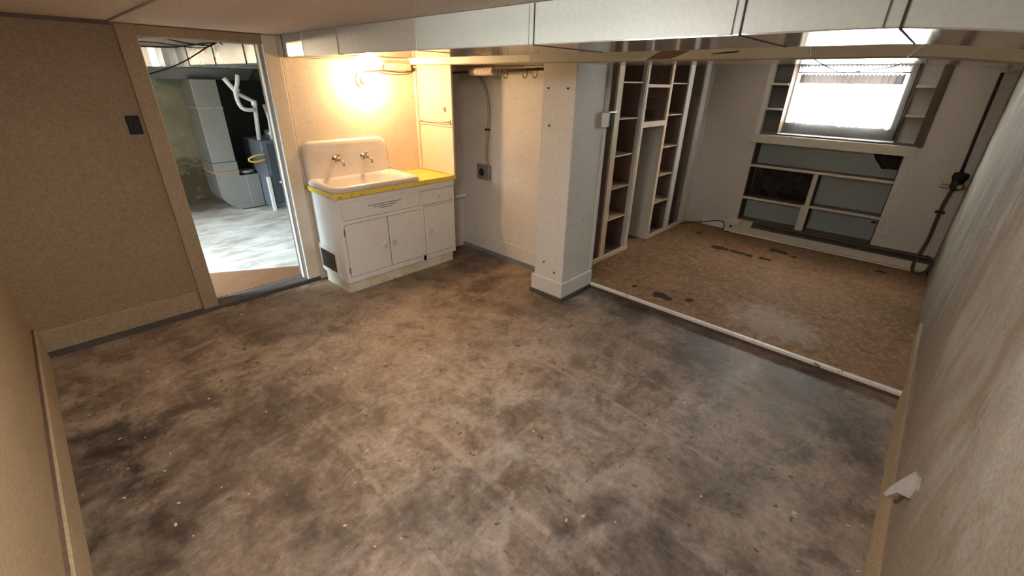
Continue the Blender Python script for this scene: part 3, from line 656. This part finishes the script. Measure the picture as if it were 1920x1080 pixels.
# ------------------------------------------------------------------ end panel beside the sink
ep = Thing('end_panel', 'cream upright board closing the right end of the counter', 'panel', (2.82, 3.66, 0.90))
ep.part('board', BX(2.805, 2.825, 3.392, 3.938, 0.9005, 1.874, bev=0.002), 'cream')
ep.part('corner_trim', BX(2.785, 2.805, 3.905, 3.938, 0.9005, 1.87, bev=0.003), 'cream')
ep.part('seam', BX(2.8035, 2.805, 3.40, 3.905, 1.342, 1.346), 'grime')
ep.part('seam', BX(2.8035, 2.805, 3.876, 3.879, 1.346, 1.86), 'cream')
bm = bmesh.new(); tube(bm, [(2.801, 3.494 + .012 * math.cos(t), 1.50 + .024 * math.sin(t)) for t in lin(0, 2 * math.pi, 16)], .0035, 6)
ep.part('ring_pull', bm, 'chrome')
tb = Thing('towel_bar', 'thin pale towel bar on the cream end panel', 'towel bar', (2.79, 3.66, 1.39))
tb.part('rod', TB([(2.796, 3.885, 1.394), (2.765, 3.88, 1.394), (2.765, 3.43, 1.394), (2.796, 3.425, 1.394)], .006, 8), 'cream')
tb.part('bracket', BX(2.797, 2.8045, 3.872, 3.898, 1.372, 1.412, bev=.002), 'cream')
tb.part('bracket', BX(2.797, 2.8045, 3.412, 3.44, 1.372, 1.412, bev=.002), 'cream')

# ------------------------------------------------------------------ wall lamp
lm = Thing('wall_lamp', 'lit bare bulb in a round porcelain holder above the sink', 'lamp', (2.23, 3.94, 1.72))
lm.part('holder', LT([(0, .062), (.012, .062), (.022, .054), (.026, .03), (.05, .027), (.056, .030), (.062, .024)], (2.23, 3.939, 1.735), (0, -1, 0), 24), 'porcelain')
lm.part('bulb', LT([(0, .014), (.02, .016), (.04, .026), (.06, .0325), (.075, .033), (.09, .029), (.10, .019), (.106, .004)], (2.23, 3.878, 1.735), (0.12, -1, 0.06), 20), 'bulb', label='glowing warm light bulb')
lm.part('pull_chain', TB([(2.20, 3.90, 1.71), (2.195, 3.895, 1.60)], .002, 6), 'brass')
# wiring at the top of the cream wall
wr = Thing('wall_wiring', 'old wires with insulator knob running along the cream wall top', 'wire', (2.55, 3.93, 1.80))
wr.part('cable', TB([(2.26, 3.932, 1.80), (2.45, 3.930, 1.815), (2.62, 3.930, 1.808), (2.74, 3.92, 1.815), (2.79, 3.915, 1.83)], .005, 6, 5), 'rust')
wr.part('cable', TB([(2.40, 3.932, 1.80), (2.55, 3.928, 1.785), (2.70, 3.925, 1.795), (2.79, 3.915, 1.825)], .003, 6, 5), 'rust')
wr.part('insulator_knob', LT([(0, .012), (.02, .014), (.03, .010)], (2.775, 3.925, 1.835), (0, -1, 0), 10), 'black_iron')
wr.part('block', BX(2.44, 2.75, 3.915, 3.938, 1.835, 1.885, bev=.003), 'cream')
wr.part('staple', BX(2.437, 2.443, 3.905, 3.915, 1.825, 1.86), 'rust')

# ------------------------------------------------------------------ niche: hook rail, roll, outlet, pipe
rl = Thing('hook_rail', 'dark iron rod with wire hooks across the top of the niche', 'rail', (2.93, 2.9, 1.78))
RA, RB = Vector((3.06, 3.70, 1.815)), Vector((2.88, 2.335, 1.842))
rl.part('rod', TB([RA, RB], .010, 8), 'rust')
for t in (0.56, 0.66, 0.84, 0.925, 0.60):
    p = RA.lerp(RB, t); z = p.z
    rl.part('hook', TB([(p.x, p.y, z + .012), (p.x - .012, p.y, z), (p.x - .012, p.y, z - .035), (p.x - .014, p.y + .01, z - .055), (p.x - .016, p.y + .028, z - .06), (p.x - .018, p.y + .038, z - .045), (p.x - .018, p.y + .038, z - .035)], .0035, 6, 4), 'black_iron')
bm = bmesh.new(); prof = []
for k in range(7):
    a = k * 0.05
    prof += [(a, .030), (a + .006, .033), (a + .044, .033), (a + .05, .030)]
pr = RA.lerp(RB, 0.26)
lathe(bm, prof, pr, (RB - RA), 18)
single('paper_roll', 'ribbed cream roll threaded on the dark rod in the niche', 'roll', bm, 'roll')
ob = Thing('outlet_box', 'grey metal outlet box with round socket on the niche wall', 'outlet', (3.185, 3.35, 0.82))
ob.part('box', BX(3.145, 3.19, 3.262, 3.437, 0.825, 0.970, bev=.005), 'grey_metal')
ob.part('socket', LT([(0, .040), (.004, .040), (.006, .034), (.003, .026)], (3.145, 3.36, 0.895), (-1, 0, 0), 18), 'black')
for y, z in ((3.285, .95), (3.415, .95), (3.285, .845), (3.415, .845)): ob.part('screw', LT([(0, .006), (.003, .004)], (3.145, y, z), (-1, 0, 0), 8), 'chrome')
cd = Thing('wall_cable', 'pale armoured cable drooping down to the outlet box', 'cable', (3.18, 3.32, 0.97))
cd.part('cable', TB([(3.175, 3.47, 1.80), (3.172, 3.40, 1.78), (3.172, 3.33, 1.69), (3.172, 3.285, 1.55), (3.172, 3.278, 1.42), (3.172, 3.30, 1.25), (3.172, 3.315, 1.10), (3.170, 3.305, 0.97)], .013, 8, 6), 'conduit')
cd.part('clip', BX(3.157, 3.19, 3.275, 3.325, 1.305, 1.325, bev=.002), 'black_iron')
single('pipe_stub', 'short pale pipe stub between cabinet and niche corner', 'pipe', LT([(0, .018), (.33, .018), (.335, .026), (.365, .026)], (2.822, 3.68, 0.595), (1, 0, 0), 14), 'porcelain')

# ------------------------------------------------------------------ switches
sw = Thing('light_switch', 'small black switch plate on tan wall beside the doorway', 'switch', (0.53, 3.94, 1.38))
sw.part('plate', BX(0.494, 0.566, 3.926, 3.94, 1.384, 1.499, bev=.003), 'black')
sw.part('toggle', BX(0.524, 0.536, 3.914, 3.926, 1.43, 1.455, bev=.002), 'black')
s2 = Thing('switch_box', 'black switch box on a pale plate at the pier edge', 'switch', (3.2, 1.98, 1.43))
s2.part('plate', BX(3.155, 3.247, 1.965, 1.988, 1.435, 1.543, bev=.003), 'porcelain')
s2.part('box', BX(3.247, 3.300, 1.955, 1.990, 1.430, 1.535, bev=.003), 'black')
s2.part('top_lip', BX(3.20, 3.315, 1.95, 1.985, 1.543, 1.550), 'chrome')
s2.part('conduit', TB([(3.225, 1.980, 1.545), (3.225, 1.980, 1.87)], .006, 8), 'pier')
# ------------------------------------------------------------------ bookcase
YS0, YS1 = 2.227, 2.535
bk = Thing('bookcase', 'unfinished pine bookcase with open bays built into the alcove side', 'bookcase', (4.7, 2.38, 0.048))
ZT = 2.028
def post(x0, x1, mt, z0=0.048, y1=YS0 + 0.022, bev=.002): return bk.part('stile', BX(x0, x1, YS0, y1, z0, ZT, bev=bev), mt)
post(3.756, 3.845, 'pine'); post(4.285, 4.328, 'pine'); post(4.808, 4.862, 'pine'); post(5.262, 5.372, 'pine_white'); post(5.70, 5.84, 'pine_white')
for x0, x1, mt, z1 in ((3.756, 3.776, 'hardboard', ZT), (4.270, 4.290, 'hardboard', ZT), (4.808, 4.828, 'pine_white', 1.385), (5.345, 5.365, 'hardboard', ZT), (5.70, 5.72, 'greyboard', ZT)):
    bk.part('side_panel', BX(x0, x1, YS0 + 0.022, YS1, 0.048, z1), mt)
for k, (a, b) in enumerate(((1.40, 1.515), (1.52, 1.63), (1.635, 1.80), (1.805, ZT))):
    bk.part('side_board', BX(4.806 - 0.003 * (k % 2), 4.828, YS0 + 0.022, YS1, a, b, bev=.002), 'hardboard')
for x, mt in ((4.2695, 'pine_white'), (5.3445, 'pine_white')):
    bk.part('stile', BX(x - 0.012, x, YS0, YS0 + 0.045, 0.048, ZT, bev=.002), mt)
bk.part('back_panel', BX(3.776, 4.27, YS1, YS1 + 0.012, 0.048, ZT), 'greyboard')
bk.part('back_panel', BX(4.828, 5.345, YS1, YS1 + 0.012, 0.048, ZT), 'hardboard')
bk.part('back_panel', BX(5.365, 5.70, YS1, YS1 + 0.012, 0.048, ZT), 'greyboard')
bk.part('back_panel', BX(4.29, 4.808, YS1, YS1 + 0.012, 0.048, 1.36), 'pine_white')
for k, (a, b) in enumerate(((1.36, 1.515), (1.52, 1.63), (1.635, 1.80), (1.805, ZT))):
    bk.part('back_board', BX(4.29, 4.808, YS1 - 0.004 * (k % 2), YS1 + 0.012, a, b, bev=.002), 'hardboard' if k != 1 else 'greyboard')
for z in (1.765, 1.448, 1.107, 0.786, 0.462):
    bk.part('shelf', BX(3.776, 4.270, YS0 + 0.024, YS1, z - 0.006, z + 0.006), 'pine_h')
    bk.part('shelf', BX(4.828, 5.345, YS0 + 0.024, YS1, z - 0.006, z + 0.006), 'pine_h')
bk.part('cross_rail', BX(4.328, 4.808, YS0, YS0 + 0.022, 1.724, 1.752, bev=.002), 'pine')
bk.part('cross_rail', BX(4.328, 4.808, YS0, YS0 + 0.022, 1.350, 1.405, bev=.002), 'pine')
bk.part('shelf', BX(4.29, 4.808, YS0 + 0.022, YS1, 1.385, 1.397), 'shelf_wood')
bk.part('bottom_rail', BX(3.64, 4.34, YS0 - 0.004, YS0 + 0.018, 0.048, 0.095, bev=.003), 'pine_h')
bk.part('bottom_rail', BX(4.862, 5.84, YS0 - 0.004, YS0 + 0.018, 0.048, 0.095, bev=.003), 'pine_h')
bk.part('bottom_shelf', BX(3.776, 4.27, YS0 + 0.02, YS1, 0.06, 0.075), 'shelf_wood')
bk.part('bottom_shelf', BX(4.828, 5.345, YS0 + 0.02, YS1, 0.06, 0.075), 'shelf_wood')
bk.part('corner_bead', BX(5.84, 5.86, YS0 - 0.006, YS0 + 0.012, 0.095, ZT), 'pine_white')
struct('trim_6', 'grey filler board between bookcase and alcove back wall', BX(5.86, 6.0, 2.235, 2.28, 0.048, ZT), 'alcove')

# ------------------------------------------------------------------ built-in shelves under the window
bs = Thing('recessed_shelves', 'recessed shelf unit with green back panels below the window', 'shelves', (6.1, 0.9, 0.185))
YB0, YB1 = 0.205, 1.595
bs.part('side_board', BX(6.0, 6.20, YB1 - 0.012, YB1, 0.187, 1.145), 'dark_brown')
bs.part('side_board', BX(6.0, 6.20, YB0, YB0 + 0.012, 0.187, 1.145), 'dark_brown')
bs.part('lintel', BX(5.985, 6.06, 0.13, 1.66, 1.145, 1.243, bev=.004), 'rail_cream')
bs.part('rail', BX(5.994, 6.018, YB0, YB1, 0.868, 0.895, bev=.002), 'rail_cream')
bs.part('rail', BX(5.994, 6.018, 0.945, YB1, 0.475, 0.502, bev=.002), 'rail_cream')
bs.part('rail', BX(5.994, 6.018, YB0, 0.86, 0.488, 0.515, bev=.002), 'rail_cream')
bs.part('mullion', BX(5.992, 6.016, 0.868, 0.915, 0.502, 0.868, bev=.002), 'rail_cream')
bs.part('mullion', BX(5.988, 6.018, 0.862, 0.942, 0.187, 0.51, bev=.002), 'rail_cream')
for a, b, z in ((YB0 + .012, YB1 - .012, 0.884), (0.93, YB1 - .012, 0.491), (YB0 + .012, 0.875, 0.504), (YB0 + .012, YB1 - .012, 0.198)):
    bs.part('shelf', BX(6.0, 6.20, a, b, z - 0.010, z + 0.008), 'shelf_wood')
bm = bmesh.new(); prism(bm, [(YB1 - .012, 0.892), (YB1 - .012, 1.145), (0.475, 1.145), (0.44, 1.07), (0.40, 1.03), (0.355, 0.975), (0.29, 0.985), (YB0 + .012, 0.98), (YB0 + .012, 0.892)], 'x', 6.20, 6.208)
bs.part('back_panel', bm, 'green_panel', label='green panel with a broken corner')
bs.part('back_panel', BX(6.20, 6.208, YB0 + .012, 0.87, 0.512, 0.874), 'green_panel')
bs.part('back_panel', BX(6.20, 6.208, 0.92, YB1 - .012, 0.206, 0.481), 'green_panel')
bs.part('back_panel', BX(6.20, 6.208, YB0 + .012, 0.87, 0.206, 0.494), 'green_panel')
bs.part('divider', BX(6.018, 6.20, 0.878, 0.906, 0.206, 0.874), 'shelf_wood')
bm = bmesh.new()
for k in range(26):
    y = random.uniform(0.95, 1.55); s = random.uniform(.012, .035)
    r = bmesh.ops.create_icosphere(bm, subdivisions=1, radius=s)['verts']
    for v in r: v.co = Vector((v.co.x * random.uniform(.7, 1.2) + random.uniform(6.21, 6.28), v.co.y + y, v.co.z * random.uniform(.6, 1.1) + 0.51 + s * .4 + (0.0 if k % 3 else .03)))
o = bs.part('rubble', bm, 'soil', label='dark rubble lying in the open bay'); o['kind'] = 'stuff'
bs.part('dark_mark', BX(6.198, 6.20, 0.23, 0.275, 0.40, 0.42), 'black')

# ------------------------------------------------------------------ window, side shelves, curtain
wn = struct('window_1', 'small basement window with sheer curtain in the alcove', BXS((6.22, 6.30, 0.36, 0.45, 1.262, 2.0), (6.22, 6.30, 1.345, 1.44, 1.262, 2.0), (6.22, 6.30, 0.45, 1.345, 1.262, 1.40), (6.22, 6.30, 0.45, 1.345, 1.955, 2.0)), 'frame_grey')
spart(wn, 'sash', BXS((6.27, 6.31, 0.45, 0.49, 1.40, 1.955), (6.27, 6.31, 1.305, 1.345, 1.40, 1.955), (6.27, 6.31, 0.49, 1.305, 1.40, 1.42), (6.27, 6.31, 0.49, 1.305, 1.92, 1.955)), 'white_chip')
spart(wn, 'muntin', BX(6.275, 6.305, 0.87, 0.905, 1.42, 1.92), 'white_chip')
spart(wn, 'muntin', BX(6.275, 6.305, 0.49, 1.305, 1.63, 1.645), 'white_chip')
for (a, b) in ((0.49, 0.87), (0.905, 1.305)):
    spart(wn, 'pane', BX(6.288, 6.292, a, b, 1.42, 1.63), 'glass'); spart(wn, 'pane', BX(6.288, 6.292, a, b, 1.645, 1.92), 'glass')
spart(wn, 'reveal_board', BX(6.02, 6.22, 1.40, 1.412, 1.262, 2.0), 'dark_brown')
spart(wn, 'reveal_board', BX(6.02, 6.22, 0.318, 0.33, 1.262, 2.0), 'dark_brown')
spart(wn, 'sill', BX(6.0, 6.30, 0.17, 1.585, 1.243, 1.262), 'frame_grey')
def cloth(y0, y1, z0, z1, x, amp, waves, ny, nz, ragged=0.0, seed=0):
    bm = bmesh.new(); g = []
    for i in range(ny + 1):
        u = i / ny; y = y0 + (y1 - y0) * u
        zb = z0 + ragged * (noise.noise(Vector((u * 9 + seed, 1, 0))) + .5 * noise.noise(Vector((u * 25 + seed, 2, 0))))
        row = []
        for k in range(nz + 1):
            t = k / nz; ph = u * waves * 2 * math.pi + 1.5 * noise.noise(Vector((u * 5, t, seed)))
            row.append(bm.verts.new((x + amp * math.sin(ph) * (1.1 - .5 * t), y, zb + (z1 - zb) * t + (.008 * math.sin(ph * 1.7) if k == nz else 0))))
        g.append(row)
    for i in range(ny):
        for k in range(nz): f = bm.faces.new((g[i][k], g[i + 1][k], g[i + 1][k + 1], g[i][k + 1])); f.smooth = True
    return bm
cu = Thing('window_curtain', 'gathered sheer white curtain across the small window', 'curtain', (6.18, 0.9, 1.40))
cu.part('curtain_panel', cloth(0.405, 0.880, 1.375, 1.965, 6.185, .016, 9, 110, 6, .016, 1), 'curtain')
cu.part('curtain_panel', cloth(0.884, 1.385, 1.380, 1.965, 6.185, .016, 9, 110, 6, .016, 5), 'curtain')
cu.part('valance', cloth(0.435, 1.345, 1.795, 1.885, 6.150, .008, 16, 140, 3, .004, 9), 'valance')
cu.part('rod', TB([(6.168, 0.40, 1.905), (6.168, 1.38, 1.905)], .006, 8), 'rust')
for sgn, y0, y1, lab in ((1, 1.412, 1.585, 'left'), (-1, 0.172, 0.318, 'right')):
    t = Thing('corner_shelves', 'narrow grey shelf niche at the ' + lab + ' side of the window', 'shelves', (6.05, (y0 + y1) / 2, 1.262), 'small shelf niches beside the window')
    t.part('back_board', BX(6.09, 6.10, y0, y1, 1.262, 2.0), 'frame_grey' if sgn > 0 else 'alcove')
    for z in (1.522, 1.782): t.part('shelf', BX(6.0, 6.09, y0, y1, z - .012, z + .010, bev=.002), 'alcove')
    if sgn > 0: t.part('post', BX(5.992, 6.09, 1.587, 1.636, 1.2435, 2.0, bev=.002), 'white')
    else: t.part('post', BX(5.985, 6.09, 0.100, 0.170, 1.2435, 2.0, bev=.002), 'dark_brown')

# ------------------------------------------------------------------ baseboard heater
ht = Thing('baseboard_heater', 'long cream electric baseboard heater below the recessed shelves', 'heater', (5.92, 0.72, 0.048))
HY0, HY1 = -0.315, 1.685
bm = bmesh.new(); prism(bm, [(5.875, 0.075), (5.998, 0.075), (5.998, 0.205), (5.97, 0.205), (5.875, 0.165)], 'y', HY0, HY1 - 0.16)
ht.part('casing', bm, 'rail_cream')
bm = bmesh.new(); prism(bm, [(5.873, 0.062), (5.998, 0.062), (5.998, 0.207), (5.968, 0.207), (5.873, 0.167)], 'y', HY1 - 0.157, HY1)
ec = ht.part('end_box', bm, 'rail_cream')
ht.part('thermostat_knob', LT([(0, .016), (.008, .014), (.014, .010)], (5.873, HY1 - 0.07, 0.125), (-1, 0, 0), 14), 'black', ec)
ht.part('top_grille', BX(5.90, 5.998, HY0, HY1 - 0.30, 0.203, 0.212), 'dark_brown')
bm = bmesh.new(); prism(bm, [(5.872, 0.158), (5.885, 0.168), (5.93, 0.188), (5.928, 0.196), (5.872, 0.172)], 'y', HY0, HY1 - 0.3)
ht.part('grille_slot', bm, 'grime')
ht.part('bottom_lip', BX(5.862, 5.90, HY0, HY1, 0.055, 0.070, bev=.002), 'porcelain')
ht.part('bottom_gap', BX(5.885, 5.998, HY0, HY1, 0.048, 0.060), 'seam')
ht.part('screw_hole', LT([(0, .007), (.002, .005)], (5.874, HY1 - 0.20, 0.10), (-1, 0, 0), 8), 'black')
single('power_cord', 'black power cord curving from bookcase to the heater end', 'cord', TB([(5.72, 2.205, .056), (5.86, 2.17, .056), (5.90, 2.05, .080), (5.91, 1.93, .115), (5.90, 1.80, .155), (5.895, 1.72, .15), (5.885, 1.697, .10), (5.875, 1.693, .056), (5.86, 1.62, .053)], .006, 6, 6), 'black')

# ------------------------------------------------------------------ pipe with valve in the right corner
pv = Thing('valve_pipe', 'rusty vertical pipe with black valve beside the plaster wall corner', 'pipe', (5.96, -0.23, 0.06))
pv.part('upper_pipe', TB([(5.97, -0.222, 1.90), (5.97, -0.228, 1.6), (5.965, -0.245, 1.03)], .012, 10, 4), 'black_iron')
pv.part('lower_pipe', TB([(5.96, -0.235, 0.90), (5.965, -0.22, 0.70), (5.96, -0.225, 0.40), (5.93, -0.205, 0.22), (5.85, -0.195, 0.13), (5.83, -0.215, 0.066), (5.84, -0.27, 0.062), (5.86, -0.31, 0.10), (5.90, -0.315, 0.19), (5.95, -0.27, 0.215)], .014, 10, 5), 'rust')
pv.part('valve_body', LT([(0, .03), (.02, .045), (.09, .045), (.10, .03), (.13, .028), (.14, .018)], (5.955, -0.25, 0.89), (0, 0, 1), 14), 'black_iron')
pv.part('valve_cap', LT([(0, .05), (.02, .058), (.06, .055), (.07, .03)], (5.955, -0.252, 0.985), (0, 0, 1), 14), 'black')
pv.part('side_fitting', LT([(0, .03), (.05, .03), (.055, .022), (.075, .020)], (5.955, -0.25, 0.925), (-0.7, -0.7, 0), 12), 'brass')
bm = bmesh.new(); tube(bm, [(5.955, -0.215, .925), (5.95, -0.15, .935), (5.95, -0.145, .905), (5.955, -0.20, .90)], .006, 8)
pv.part('lever', bm, 'brass')
pv.part('clamp', BX(5.945, 6.0, -0.26, -0.185, 0.655, 0.675, bev=.003), 'black_iron')

# loose plaster hanging from the right wall
bm = bmesh.new(); prism(bm, [(1.80, 0.46), (1.86, 0.475), (1.94, 0.44), (1.99, 0.36), (2.02, 0.27), (2.01, 0.225), (1.97, 0.25), (1.93, 0.32), (1.86, 0.37), (1.82, 0.40)], 'y', YR + 0.004, YR + 0.014)
for v in bm.verts: v.co.y += max(0, (0.40 - v.co.z)) * 0.22
single('plaster_flake', 'loose grey plaster flake peeling off the right wall', 'plaster', bm, 'plaster_chip')

# ------------------------------------------------------------------ furnace room through the doorway
tk = Thing('trunk_duct', 'large galvanised trunk duct under the furnace room ceiling', 'duct', (1.75, 6, 1.70))
FS = [(4.12, 4.52), (4.525, 5.36), (5.365, 6.29)]
for a, b in FS: tk.part('duct_section', BX(1.50, 2.35, a, b, 1.845, 2.025, bev=.003), 'galv')
bm = bmesh.new(); pts = [(2.35, 6.295), (1.50, 6.295)]
for k in range(9):
    t = R(90 * k / 8); pts.append((1.50 - 0.35 + 0.35 * math.cos(t), 6.65 + 0.35 * math.sin(t)))
pts += [(0.6, 7.0), (0.6, 7.5), (2.35, 7.5)]
prism(bm, pts, 'z', 1.83, 2.025); tk.part('elbow', bm, 'galv')
bm = bmesh.new(); prism(bm, [(6.75, 1.825), (7.02, 1.70), (7.5, 1.70), (7.5, 1.825)], 'x', 1.20, 2.30); tk.part('transition', bm, 'galv_dull')
for y in (4.5225, 5.3625, 6.2925): tk.part('slip_joint', BX(1.494, 1.50, y - .006, y + .006, 1.838, 2.03), 'seam')
pl = Thing('return_duct', 'tall grey sheet metal drop duct with rounded boot at the floor', 'duct', (1.9, 7.1, 0.03))
pl.part('duct_section', BX(1.60, 1.88, 6.90, 7.40, 1.375, 1.70, bev=.003), 'galv_dull')
pl.part('duct_section', BX(1.603, 1.885, 6.90, 7.40, 0.70, 1.368, bev=.003), 'galv_dull')
pl.part('collar', BX(1.597, 1.892, 6.892, 7.405, 0.575, 0.695, bev=.003), 'galv_dull')
pl.part('tape_band', BX(1.594, 1.896, 6.888, 7.41, 0.560, 0.572), 'orange')
pl.part('slip_joint', BX(1.595, 1.89, 6.894, 7.405, 1.366, 1.378), 'galv')
bm = bmesh.new(); pts = [(1.605, 0.56), (1.605, 0.36)]
for k in range(1, 9):
    t = R(180 + 90 * k / 8); pts.append((1.885 + 0.28 * math.cos(t), 0.33 + 0.28 * math.sin(t)))
pts += [(2.13, 0.05), (2.13, 0.50), (1.89, 0.50), (1.89, 0.56)]
prism(bm, pts, 'y', 6.90, 7.40); pl.part('boot', bm, 'galv_dull')
pl.part('boot_seam', BX(1.965, 1.972, 6.895, 6.90, 0.05, 0.50), 'galv')
fn = Thing('furnace', 'slate grey gas furnace cabinet seen past the door casing', 'furnace', (2.5, 6.95, 0.03))
fn.part('cabinet', BX(2.14, 2.75, 6.58, 7.3, 0.06, 0.97, bev=.006), 'furnace')
fn.part('door_panel', BX(2.19, 2.72, 6.56, 6.58, 0.53, 0.93, bev=.006), 'furnace_dark')
fn.part('door_panel', BX(2.17, 2.72, 6.56, 6.58, 0.13, 0.51, bev=.006), 'furnace_dark')
fn.part('latch', BX(2.27, 2.31, 6.55, 6.56, 0.40, 0.43), 'pvc')
fn.part('leg', BX(2.12, 2.16, 6.55, 6.60, 0.03, 0.50, bev=.002), 'pvc', label='white corner post')
fn.part('base', BX(2.16, 2.75, 6.57, 7.3, 0.03, 0.06), 'galv_dull')
fn.part('flue_collar', LT([(0, .12), (.10, .12)], (2.45, 6.9, 0.97), (0, 0, 1), 16), 'galv_dull')
single('round_duct_cap', 'round metal duct disc lying between drop duct and furnace', 'duct cap', LT([(0, .02), (0.02, .10), (.05, .105), (.055, .09)], (2.01, 7.02, 0.501), (0, 0, 1), 18), 'galv_dull')
pp = Thing('drain_pipes', 'branching white plastic vent pipes above the furnace', 'pipe', (2.1, 6.45, 0.97))
pp.part('pipe', TB([(1.84, 6.42, 1.72), (1.95, 6.42, 1.55), (2.12, 6.42, 1.46), (2.145, 6.62, 0.99)], .026, 12), 'pvc')
pp.part('pipe', TB([(1.99, 6.40, 1.76), (1.965, 6.40, 1.66), (1.925, 6.40, 1.57), (1.935, 6.40, 1.44), (1.985, 6.40, 1.375), (2.11, 6.42, 1.365)], .024, 12, 3), 'pvc')
pp.part('pipe', TB([(2.25, 6.5, 1.42), (2.28, 6.5, 1.25), (2.30, 6.6, 0.985)], .018, 10), 'pvc')
pp.part('coupling', LT([(0, .033), (.06, .033)], (2.112, 6.42, 1.475), (0.05, 0.05, -1), 12), 'pvc')
pp.part('coupling', LT([(0, .032), (.05, .032)], (1.955, 6.41, 1.575), (-0.4, 0, 1), 12), 'pvc')
single('gas_hose', 'small yellow gas hose bent beside the furnace', 'hose', TB([(2.15, 6.56, .80), (2.05, 6.54, .80), (1.955, 6.54, .77), (1.95, 6.54, .735), (2.03, 6.54, .72), (2.15, 6.56, .735)], .012, 8, 5), 'gas_yellow')
single('unlit_gap_panel', 'black panel added to stand for the unlit gap between drop duct and furnace', 'board', BXS((1.885, 2.9, 7.42, 7.45, 0.03, 1.69)), 'black')  # black panel paints in the darkness of the unlit wall behind
single('overhead_board', 'white board under the furnace room ceiling at the back', 'board', BX(0.6, 1.9, 7.60, 7.63, 1.945, 2.035), 'white_lit')
cw = Thing('ceiling_cables', 'black cables strung across the furnace room above the doorway', 'cable', (1.2, 5.0, 1.74))
cw.part('cable', TB([(0.80, 5.0, 2.012), (1.04, 5.0, 2.022), (1.188, 5.0, 1.998), (1.375, 5.0, 1.988), (1.45, 5.0, 2.02)], .006, 6, 6), 'black')
cw.part('cable', TB([(0.84, 5.0, 1.735), (1.11, 5.0, 1.83), (1.375, 5.0, 1.982), (1.449, 5.0, 2.02), (1.49, 5.0, 2.0)], .006, 6, 6), 'black')
cw.part('cable', TB([(0.80, 5.0, 1.985), (1.0, 5.0, 1.985), (1.267, 5.0, 1.963), (1.40, 5.0, 1.985)], .004, 6, 6), 'black')
lb = Thing('furnace_room_bulb', 'bare bulb on the furnace room ceiling left of the doorway', 'lamp', (0.35, 5.9, 1.80))
lb.part('holder', LT([(0, .055), (.02, .05), (.03, .025), (.07, .025)], (0.35, 5.9, 2.039), (0, 0, -1), 18), 'porcelain')
lb.part('bulb', LT([(0, .014), (.03, .02), (.06, .032), (.085, .030), (.105, .005)], (0.35, 5.9, 1.97), (0, 0, -1), 18), 'bulb2')
bm = bmesh.new(); prism(bm, [(0.70, 4.07), (1.46, 4.07), (1.62, 4.24), (0.70, 4.78), (0.55, 4.6)], 'z', 0.0305, 0.037)  # thin red brown layer with a slanted far edge
single('floor_layer', 'thin red brown layer over the floor just inside the doorway', 'floor sheet', bm, 'brown_layer')
fw = struct('window_2', 'basement window lighting the furnace room from the left', BXS((-1.44, -1.36, 4.5, 4.55, 1.25, 1.97), (-1.44, -1.36, 5.75, 5.8, 1.25, 1.97), (-1.44, -1.36, 4.55, 5.75, 1.25, 1.30), (-1.44, -1.36, 4.55, 5.75, 1.92, 1.97), (-1.44, -1.36, 5.13, 5.17, 1.30, 1.92)), 'frame_grey')
for a, b in ((4.55, 5.13), (5.17, 5.75)): spart(fw, 'pane', BX(-1.402, -1.398, a, b, 1.30, 1.92), 'glass')
